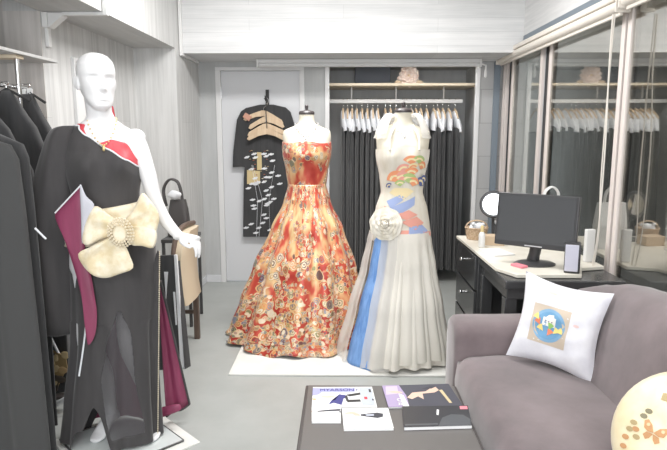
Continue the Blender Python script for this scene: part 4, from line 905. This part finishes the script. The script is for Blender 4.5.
for x, y in ((-1.01, 3.85), (-1.40, 3.50), (-1.40, 3.86)):
    MB().bx(x - .018, x + .018, y - .018, y + .018, 0, .40 if x < -1.2 else .36).build('leg', M['wood_d'], t, bevel=.003)
MB().bx(-1.42, -1.0, 3.49, 3.87, .36, .40).build('seat_frame', M['wood_d'], t, bevel=.004)
MB().bx(-1.41, -1.045, 3.50, 3.86, .40, .45).build('seat', M['beige_uph'], t, bevel=.015)
MB().bx(-1.39, -1.02, 3.84, 3.86, .18, .205).build('stretcher', M['wood_d'], t, bevel=.002)
MB().bx(-1.39, -1.02, 3.49, 3.51, .18, .205).build('stretcher', M['wood_d'], t, bevel=.002)
t = thing('side_table', 'small grey side table against the left column holding the handbag', 'table', (-1.20, 4.25, 0))
MB().bx(-1.308, -1.10, 4.08, 4.42, .63, .655).build('tabletop', M['darkgrey'], t, bevel=.003)
for x in (-1.295, -1.115):
    for y in (4.095, 4.405): MB().bx(x - .01, x + .01, y - .01, y + .01, 0, .63).build('leg', M['gap'], t)
t = thing('handbag', 'dark leather handbag with arched handle on the side table', 'bag', (-1.21, 4.2, .656))
b = MB(); b.loft([rounded_ring((-1.21, 4.22, z), hx, hy, 5, 28) for z, hx, hy in [(.657, .075, .05), (.665, .08, .055), (.75, .078, .05), (.86, .068, .04), (.93, .055, .028)]]).build('body', M['bagleather'], t)
for y in (4.205, 4.235):
    MB().tube(smooth_line([V(-1.30, y, .88), V(-1.315, y, 1.0), V(-1.27, y, 1.075), V(-1.21, y, 1.06), V(-1.185, y, .98), V(-1.18, y, .90)], 6), .008, 8).build('handle', M['bagleather'], t)
o = MB(); c = V(-1.225, 4.19, .965); o.ball(c, (.05, .03, .035), 18); o.v = [p + (p - c) * (.35 * mnoise.noise(p * 30)) for p in o.v]; o = o.build('tissue', M['whitecloth'], smooth=True); tag(o, 'crumpled white tissue sticking out of the dark handbag', 'tissue')
t = thing('folded_panel', 'black folding board with white edges standing on the floor behind the gown', 'panel', (-1.02, 3.25, 0))
b = MB(); b.prism([V(-1.12, 3.30, .0), V(-.985, 3.33, .0), V(-1.0, 3.35, .70), V(-1.12, 3.32, .70)], (.004, .012, 0)).build('back_board', M['black'], t)
b = MB(); b.prism([V(-.985, 3.33, .0), V(-.962, 3.33, .0), V(-.985, 3.35, .70), V(-1.0, 3.35, .70)], (.003, .012, 0)).build('white_edge', M['whitecloth'], t)
b = MB(); b.prism([at(164, 272, 3.29), at(168, 272, 3.29), at(167, 285, 3.29), at(166, 300, 3.29)], (0, .003, 0)).prism([at(173, 292, 3.29), at(175, 292, 3.29), at(177, 325, 3.29), at(175.5, 325, 3.29)], (0, .003, 0)).build('white_stripe', M['whitecloth'], t)
b = MB(); b.prism([V(-.955, 3.32, 0), V(-.935, 3.36, 0), V(-.98, 3.38, .66), V(-.99, 3.36, .66)], (.004, .006, 0)).build('front_board', M['black'], t)

# ------------------------------------------------------------------ mannequin
MX, MY, MZ = -1.02, 2.50, .03
o = MB(); rot = PI / 4
b = MB()
def diamond(c, h, z, skew=0): return [V(c[0] + h * math.cos(a) , c[1] + h * math.sin(a), z) for a in (PI, PI * 1.5, 0, PI * .5)]
mm = MB().prism(diamond((-1.0, 2.475), .345, .0005), (0, 0, .007)).build('mannequin_mat', M['mat'], smooth=False); tag(mm, 'white felt mat on the floor under the mannequin base plate', 'mat')
mq = thing('mannequin', 'glossy white bald female mannequin wearing the black one-shoulder gown', 'mannequin', (MX, MY, .008))
MB().prism(diamond((-1.02, 2.475), .285, .008), (0, 0, .010)).build('base_plate', M['glassplate'], mq, smooth=False, bevel=.002)
rim = MB(); q = diamond((-1.02, 2.475), .286, .0135)
for i in range(4): rim.tube([q[i], q[(i + 1) % 4]], .0055, 6)
rim.build('plate_rim', M['blackrim'], mq)

TA = math.radians(22); TL = V(math.cos(TA), math.sin(TA), 0); TF = V(math.sin(TA), -math.cos(TA), 0)   # body left and front
TORSO = [(.78, .150, .115, .0), (.84, .170, .125, .0), (.92, .165, .118, .0), (1.0, .138, .102, .0), (1.08, .122, .092, .004), (1.16, .128, .095, .006), (1.24, .142, .100, .006), (1.30, .144, .100, .0), (1.36, .144, .090, -.008), (1.40, .142, .076, -.012), (1.43, .122, .064, -.012), (1.452, .088, .057, -.010), (1.475, .060, .052, -.006), (1.505, .048, .048, .0), (1.56, .047, .048, .006), (1.60, .046, .047, .012)]
def torso_pt(a, z, off=0, axis_shift=True):
    w_, d_, fy = interp(TORSO, z)
    x = (w_ + off) * math.cos(a); y = (d_ + off) * math.sin(a) + fy      # y: forward
    if math.sin(a) > 0:
        for s in (-1, 1): y += .036 * math.exp(-((x - s * .070) / .045) ** 2 - ((z - 1.285) / .055) ** 2)
    c = V(MX - .01 - .01 * (z - 1.0), MY, 0)
    return c + TL * x + TF * y + V(0, 0, z)
body = MB()
zs = [.78 + (1.60 - .78) * i / 70 for i in range(71)]
body.loft([[torso_pt(2 * PI * k / 56, z) for k in range(56)] for z in zs])
def limb(pts, rad, n=18): body.tube(smooth_line(pts, 6), [interp([(i, r) for i, r in enumerate(rad)], j / 6)[0] for j in range(6 * (len(pts) - 1) + 1)], n)
# shoulders and arms
SL, SR = torso_pt(0, 1.395) + V(-.004, 0, .0), torso_pt(PI, 1.395) + V(.004, 0, .0)
WL = V(-.712, 2.475, .972)
for S in (SL, SR): body.ball(S, (.042, .042, .040), 18)
limb([SL + V(-.03, 0, .0), SL + V(.008, 0, -.03), V(-.855, 2.53, 1.24), V(-.828, 2.525, 1.13), V(-.776, 2.50, 1.035), WL], [.040, .039, .036, .031, .028, .021])
WR = V(-1.255, 2.46, .90)
limb([SR + V(.03, 0, .0), SR + V(-.012, 0, -.03), V(-1.205, 2.49, 1.24), V(-1.225, 2.48, 1.13), V(-1.245, 2.465, 1.03), WR], [.044, .043, .036, .031, .028, .021])
def hand(Wp, d, n, curl, side):                       # wrist, direction, back-of-hand normal, finger curl list, thumb side sign
    d = d.normalized(); n = (n - d * n.dot(d)).normalized(); s = d.cross(n).normalized() * side
    palm = []
    for t_, hw, ht in [(-.02, .021, .019), (.0, .022, .018), (.025, .031, .017), (.055, .038, .0155), (.078, .039, .0135), (.088, .034, .010)]:
        palm.append([Wp + d * t_ + s * (hw * math.cos(a)) + n * (ht * math.sin(a)) for a in [2 * PI * k / 20 for k in range(20)]])
    body.loft(palm)
    for i, (off, L, r) in enumerate([(.029, .074, .0085), (.010, .082, .0088), (-.010, .076, .0085), (-.028, .060, .0075)]):
        p = Wp + d * (.076 - .004 * abs(i - 1)) + s * off; pts = [p - d * .02, p]; ang = curl[0] + .08 * i
        dirv = d
        for seg, ll in enumerate((.45, .32, .23)):
            R = Matrix.Rotation(0, 3, 'X'); dirv = (d * math.cos(ang) - n * math.sin(ang) + s * off * .9).normalized()
            pts.append(pts[-1] + dirv * (L * ll)); ang += curl[seg + 1 if seg < 2 else 2]
        body.tube(smooth_line(pts, 4), [interp([(0, r * 1.05), (2, r), (4, r * .72)], j / 4)[0] for j in range(17)], 12); body.ball(pts[-1], r * .72, 10)
    tb = Wp + d * .022 + s * .024 - n * .004
    pts = [tb - s * .012, tb + d * .012 + s * .010 - n * .004, tb + d * .036 + s * .020 - n * .012, tb + d * .060 + s * .020 - n * .018]
    body.tube(smooth_line(pts, 4), [interp([(0, .012), (1, .0115), (2, .0095), (3, .0070)], j / 4)[0] for j in range(13)], 12); body.ball(pts[-1], .007, 10)
hand(WL, V(.85, -.25, -.12), V(.12, -.12, .98), (.75, .5, .35), 1)
hand(WR, V(-.05, .02, -.95), V(-.95, -.2, .05), (.15, .2, .2), -1)
# legs
LR = [torso_pt(PI, .84, -.085), V(-1.105, 2.42, .50), V(-1.128, 2.50, .32), V(-1.135, 2.545, .15), V(-1.142, 2.535, .12)]
limb([torso_pt(PI, .86, -.088), V(-1.10, 2.455, .66), V(-1.115, 2.435, .49), V(-1.10, 2.49, .33), V(-1.095, 2.545, .16), V(-1.095, 2.548, .115)], [.085, .072, .053, .050, .030, .028])
limb([torso_pt(0, .86, -.088), V(-.945, 2.50, .66), V(-.945, 2.46, .49), V(-.925, 2.52, .33), V(-.90, 2.565, .16), V(-.897, 2.568, .115)], [.085, .072, .053, .050, .030, .028])
for ank, dirf in ((V(-1.095, 2.552, .115), V(-.036, -.10, 0)), (V(-.897, 2.568, .115), V(.02, -.10, 0))):
    dirf = dirf.normalized(); sd = V(-dirf.y, dirf.x, 0); rr_ = []
    for t_, z, hw, ht in [(-.045, .080, .012, .014), (-.035, .088, .024, .026), (-.005, .098, .028, .036), (.03, .080, .030, .030), (.06, .056, .036, .024), (.085, .036, .039, .0155), (.105, .030, .033, .012), (.122, .027, .020, .0085)]:
        rr_.append([V(ank.x, ank.y, 0) + dirf * t_ + sd * (hw * math.cos(a)) + V(0, 0, z + ht * math.sin(a)) for a in [2 * PI * k / 20 for k in range(20)]])
    body.loft(rr_)
# head
HA = math.radians(38); HF = V(math.sin(HA), -math.cos(HA), 0); HL = V(math.cos(HA), math.sin(HA), 0)
HC = torso_pt(0, 1.56); HC = V(-1.038, 2.49, 1.513)
HT = [(-.004, .012, .060, .030), (.0, .024, .076, .020), (.012, .040, .086, .008), (.03, .051, .088, -.02), (.05, .058, .088, -.045), (.075, .064, .087, -.070), (.10, .069, .087, -.088), (.125, .0725, .087, -.098), (.155, .075, .088, -.102), (.18, .073, .082, -.098), (.20, .066, .069, -.086), (.218, .052, .048, -.066), (.229, .034, .026, -.044), (.2345, .014, .002, -.020)]
gs = lambda x, s: math.exp(-(x / s) ** 2)
rings = []
for j in range(90):
    z = -.004 + .2385 * (j / 89); w_, f_, bk = interp(HT, z); cy = (f_ + bk) / 2; hy = (f_ - bk) / 2; r = []
    for k in range(96):
        a = 2 * PI * k / 96; ca, sa = math.cos(a), math.sin(a)
        e = 2.25; x = w_ * math.copysign(abs(ca) ** (2 / e), ca); y = cy + hy * math.copysign(abs(sa) ** (2 / e), sa)
        if sa > 0:
            fr = min(1, sa * 1.6)
            y += fr * (.024 * gs(x, .0095) * (gs(z - .083, .013) if z < .083 else gs(z - .083, .034)) + .006 * gs(abs(x) - .011, .007) * gs(z - .079, .008))
            for s in (-1, 1):
                y -= fr * .016 * gs(x - s * .031, .018) * gs(z - .124, .012); y += fr * .0065 * gs(x - s * .031, .011) * gs(z - .122, .0065)
                y += fr * .0045 * gs(x - s * .032, .022) * gs(z - .143, .007); y += fr * .004 * gs(x - s * .044, .016) * gs(z - .092, .018)
                y -= fr * .005 * gs(x - s * .050, .014) * gs(z - .055, .018)
            y += fr * (.0065 * gs(x, .017) * gs(z - .0505, .0048) + .0075 * gs(x, .015) * gs(z - .0395, .0052) - .004 * gs(x, .022) * gs(z - .0455, .0022) - .004 * gs(x, .02) * gs(z - .029, .005) + .006 * gs(x, .016) * gs(z - .012, .010))
        r.append(HC + HL * x + HF * y + V(0, 0, z))
    rings.append(r)
body.loft(rings)
for s in (-1, 1):
    R = Matrix((HL, HF, V(0, 0, 1))).transposed()
    ec = HC + HL * (s * .074) + HF * (-.012) + V(0, 0, .108)
    body.ball(ec, (.008, .018, .031), 14, R); body.ball(ec + HL * (s * .006) + HF * -.006 + V(0, 0, .004), (.006, .015, .026), 12, R @ Matrix.Rotation(s * .5, 3, 'Z'))
body.loft([[HC + V(0, 0, 0) + HL * (.046 * math.cos(a) * k1) + HF * (.046 * math.sin(a) * k1 + dy) + V(0, 0, z) for a in [2 * PI * k / 32 for k in range(32)]] for z, k1, dy in [(-.06, 1.0, -.012), (-.02, 1.0, -.010), (.03, 1.05, -.015), (.07, 1.1, -.02)]])
bo_ = body.build('body', M['mannequin'], mq, smooth=True)
md = bo_.modifiers.new('remesh', 'REMESH'); md.mode = 'VOXEL'; md.voxel_size = .0038; md.use_smooth_shade = True
ms = bo_.modifiers.new('smooth', 'SMOOTH'); ms.factor = .5; ms.iterations = 3
dg = bpy.context.evaluated_depsgraph_get(); me = bpy.data.meshes.new_from_object(bo_.evaluated_get(dg)); bo_.modifiers.clear(); bo_.data = me; me.shade_smooth()
if not me.materials: me.materials.append(M['mannequin'])
necklace('necklace', 'gold bead necklace with pendant on the white mannequin', torso_pt(PI / 2, 1.475) * .0 + V(-1.025, 2.49, 1.475), .058, .074, .110, M['gold'], 34, True, TA, .004)

# evening gown ------------------------------------------------------
eg = thing('evening_gown', 'black one-shoulder gown with burgundy lining and cream bow on the mannequin', 'gown', (MX, MY, .03))
def bodice_shell(name, mat, zlow, ztop, off, n=96, m=44):
    vs, fs = [], []
    g = [[None] * n for _ in range(m + 1)]; mb = MB(); rings = []
    for j in range(m + 1):
        r = []
        for k in range(n):
            a = 2 * PI * k / n; zt = ztop(a); zl = zlow(a); r.append(torso_pt(a, zl + (zt - zl) * j / m, off))
        rings.append(r)
    mb.loft(rings, True, False).build(name, mat, eg, smooth=True, solid=.003)
def diag(a): x = .16 * math.cos(a); return interp([(-.17, 1.447), (-.13, 1.447), (-.06, 1.405), (.02, 1.35), (.09, 1.305), (.15, 1.27)], x)[0] if math.sin(a) > -.3 else interp([(-.17, 1.44), (-.05, 1.36), (.05, 1.30), (.15, 1.27)], x)[0]
bodice_shell('red_bodice', M['red'], lambda a: 1.18, lambda a: interp([(-.17, 1.455), (-.11, 1.452), (-.06, 1.405), (-.01, 1.375), (.04, 1.388), (.10, 1.375), (.15, 1.30)], .16 * math.cos(a))[0], .004)
bodice_shell('bodice', M['blackred'], lambda a: .94, diag, .010)
e = MB(); e.tube([torso_pt(a, diag(a), .0125) for a in [PI * .985 - PI * .985 * k / 40 for k in range(41)]], .0035, 8).build('white_piping', M['whitecloth'], eg)
# shoulder drape and hanging sleeve
rings = []
for z, x, y, rx, ry in [(1.447, -1.150, 2.465, .025, .045), (1.440, -1.165, 2.465, .050, .066), (1.415, -1.180, 2.465, .062, .074), (1.36, -1.195, 2.465, .070, .078), (1.25, -1.225, 2.47, .085, .080), (1.10, -1.262, 2.47, .100, .082), (.90, -1.285, 2.47, .108, .085), (.70, -1.285, 2.47, .105, .08), (.56, -1.285, 2.47, .10, .07), (.52, -1.285, 2.47, .09, .05)]:
    rings.append([V(x + rx * math.cos(a) * (1 + .05 * math.sin(5 * a + z * 3)), y + ry * math.sin(a) * (1 + .06 * math.sin(6 * a + z * 4)), z) for a in [2 * PI * k / 40 for k in range(40)]])
MB().loft(rings).build('sleeve', M['blackred'], eg, smooth=True, sub=1)
def sheet(name, mat, pts, y, th=.004, bulge=.02, parent=None, seed=0):
    mb = MB(); P = [at(u, v, y + (d[0] if d else 0)) for u, v, *d in pts]
    mb.puff(P, (0, -1, 0), bulge, th, 8, .0, seed); return mb.build(name, mat, parent or eg, smooth=True)
sheet('sleeve_lining', M['burgundy'], [(80, 188), (68, 200), (55, 214), (60, 228), (68, 250), (76, 275), (82, 300), (86, 328), (88, 345), (95, 335), (97, 315), (95, 298), (91, 275), (85, 248), (83, 215)], 2.345, bulge=.012)
sheet('inner_sleeve', col_mat('pale_lilac_lining', 190, 190, 198), [(80, 184), (86, 196), (94, 204), (92, 214), (86, 226), (82, 244), (81, 215)], 2.325, bulge=.008)
e = MB(); e.tube([at(u, v, 2.325) for u, v in [(81, 185), (68, 199), (55, 213)]], .003, 8).build('white_piping', M['whitecloth'], eg)
# skirt
SK = [(.030, .205, -.040, 1.0), (.2, .195, -.032, .9), (.5, .178, -.012, .7), (.75, .182, .0, .4), (.92, .180, 0, .15), (1.04, .150, 0, 0)]
n, m = 360, 170
def notch_at(a): return .20 * max(0, 1 - (abs(a - 1.455 * PI) / .40) ** 1.4)      # opening over the foot
def sk_pt(a, s, off=0):
    notch = notch_at(a)                      # opening over the foot
    z0 = .030 + notch; z = z0 + (1.04 - z0) * s
    r, cx, fo = interp(SK, z); fl = .05 * fo * (math.sin(9 * a + .5) + .6 * math.sin(15 * a + 2 + s))
    sx = .97 if math.cos(a) < 0 else .97 + .10 * math.cos(a)
    d = r * (1 + fl * (.5 if z > .6 else 1)) + off
    return V(MX - .008 + cx + d * sx * math.cos(a) - (.03 * (1 - s) ** 2 if math.cos(a) < -.4 else 0), MY + .01 + d * .80 * math.sin(a), z)
def in_sheer(a, s):
    p = sk_pt(a, s)
    if math.sin(a) > 0 or not (.085 + notch_at(a)) < p.z < .66: return False
    xl = interp([(.08, -1.03), (.35, -1.05), (.5, -1.02), (.66, -.965)], p.z)[0]; xr = interp([(.08, -.885), (.35, -.915), (.55, -.92), (.66, -.95)], p.z)[0]
    return xl < p.x < xr
A_, B2 = MB(), MB(); vsk = [sk_pt(2 * PI * i / n, j / m) for j in range(m + 1) for i in range(n)]
fa, fb = [], []
for j in range(m):
    for i in range(n):
        k = (i + 1) % n; f = (j * n + i, j * n + k, (j + 1) * n + k, (j + 1) * n + i)
        (fb if in_sheer(2 * PI * (i + .5) / n, (j + .5) / m) else fa).append(f)
def compact(mb, fs):
    used = sorted({i for f in fs for i in f}); mp = {v: i for i, v in enumerate(used)}
    return mb.add([vsk[i] for i in used], [[mp[i] for i in f] for f in fs])
compact(A_, fa).build('skirt', M['blackred'], eg, smooth=True, solid=.003)
compact(B2, fb).build('sheer_panel', M['sheerblack'], eg, smooth=True)
MB().loft([[sk_pt(a, s, -.007) for a in [PI * .02 + PI * .96 * k / 60 for k in range(61)]] for s in [j / 30 for j in range(31)]], False, False).build('skirt_lining', M['burgundy'], eg, smooth=True)
e = MB(); rnd = random.Random(8)
for k in range(95):
    v = 252 + (434 - 252) * k / 94; q = at(lerp(159.6, 157.8, k / 94), v, 2.482); e.ball(q, .0034, 6)
e.build('beaded_edge', M['pearl'], eg)
sheet('front_panel_edge', M['blackred'], [(147, 300), (154, 262), (159, 252), (160, 300), (159, 380), (158, 434), (150, 435), (148, 380)], 2.49, bulge=.003)
# left flap with white trims
sheet('side_flap', M['blackred'], [(92, 296), (99, 330), (104, 372), (103, 402), (98, 412), (90, 430), (88, 439), (73, 435), (76, 420), (82, 395), (84, 350), (86, 320)], 2.60, bulge=.012)
sheet('flap_lining', M['burgundy'], [(88, 306), (93, 300), (97, 318), (95, 333), (88, 344), (86, 326)], 2.38, bulge=.006)
sheet('flap_window', sheer('grey_chiffon', (.42, .43, .43, 1), .9), [(91, 340), (98, 330), (99, 352), (93, 372), (90, 376)], 2.385, bulge=.004)
e = MB(); e.tube(smooth_line([at(u, v, 2.37) for u, v in [(87, 305), (86, 325), (83, 350), (79, 376)]], 4), .004, 8).tube([at(81, 385, 2.38), at(80.5, 404, 2.38)], .004, 8).build('white_piping', M['whitecloth'], eg)
sheet('foot_lining', M['burgundy'], [(104, 408), (108, 412), (110, 424), (107, 434), (102, 436)], 2.585, bulge=.006)
# train
tr_ = MB(); g = []
for i in range(15):
    s = i / 14; r = []
    for k in range(13):
        q = k / 12; top = V(-.86, 2.60, .74); lft = V(-.86, 2.64, .055); rgt = V(-.762, 2.70, .06)
        p = lerp(lerp(top, lft, s), lerp(top + V(.015, 0, 0), rgt, s), q); p.y += .02 * math.sin(q * PI * 2) * s; p.z += .03 * (q - .3) * s
        r.append(p)
    g.append(r)
tr_.loft(g, False, False).build('train', M['burgundy'], eg, smooth=True, solid=.004)
e = MB(); e.tube([r[-1] for r in g], .007, 8).tube([p for p in g[-1]], .006, 8).build('train_border', M['blackred'], eg)
e = MB(); e.puff([at(158, 409, 2.62), at(176, 404, 2.62), at(181, 406, 2.62), at(179, 411, 2.62), at(158, 418, 2.62)], (0, -1, 0), .012); e.build('train_fold', M['burgundy'], eg)
# obi and bow
rings = []
for j in range(15):
    s = j / 14; r = []
    for k in range(72):
        a = 2 * PI * k / 72; x = math.cos(a); z = .955 + .15 * s + .018 * x
        r.append(torso_pt(a, z, .020 + .012 * math.sin(PI * s) + .003 * math.sin(s * 22 + a)))
    rings.append(r)
MB().loft(rings, True, False).build('obi_sash', M['cream_obi'], eg, smooth=True, solid=.004)
def bow(name, pts, y, h, pl=.004, seed=0, mat=None):
    mb = MB(); mb.puff([at(u, v, y + (d[0] if d else 0)) for u, v, *d in pts], (0.05, -1, .05), h, .012, 16, pl, seed, 5, (at(*pts[0][:2], y) - at(120, 233, y) + at(*pts[len(pts) // 2][:2], y) - at(120, 233, y)).normalized()); return mb.build(name, mat or M['cream_obi'], eg, smooth=True)
bow('bow_loop', [(118, 224), (106, 212), (94, 206), (86, 222), (82, 240), (88, 246), (100, 240), (112, 236)], 2.33, .020, .005, 1)
bow('bow_tail', [(116, 234), (104, 240), (90, 247), (78, 254), (84, 267), (94, 276), (106, 278), (120, 274), (133, 268), (130, 256), (124, 243)], 2.31, .012, .006, 2)
bow('bow_loop', [(122, 226), (134, 208), (142, 193), (150, 200), (159, 214), (158, 226), (152, 240), (140, 238)], 2.355, .018, .005, 3)
bow('bow_tail', [(124, 228), (138, 226), (154, 229), (157, 238), (153, 248), (142, 246), (130, 244)], 2.335, .014, .005, 4)
e = MB(); bc = at(120, 233, 2.285); ba = V(1, 0, .0); bu = V(0, -.1, .99)
for ring, (r, off) in enumerate([(.046, 0), (.036, -.004), (.055, .006)]):
    nb = int(r * 520)
    for k in range(nb):
        a = 2 * PI * k / nb; e.ball(bc + ba * (r * .95 * math.cos(a)) + bu * (r * 1.1 * math.sin(a)) + V(0, off, 0), .0058, 6)
e.build('bead_ring', M['pearl'], eg)
bow('bow_knot', [(112, 232), (116, 225), (123, 225), (128, 232), (125, 241), (116, 242)], 2.30, .014, .001, 5)
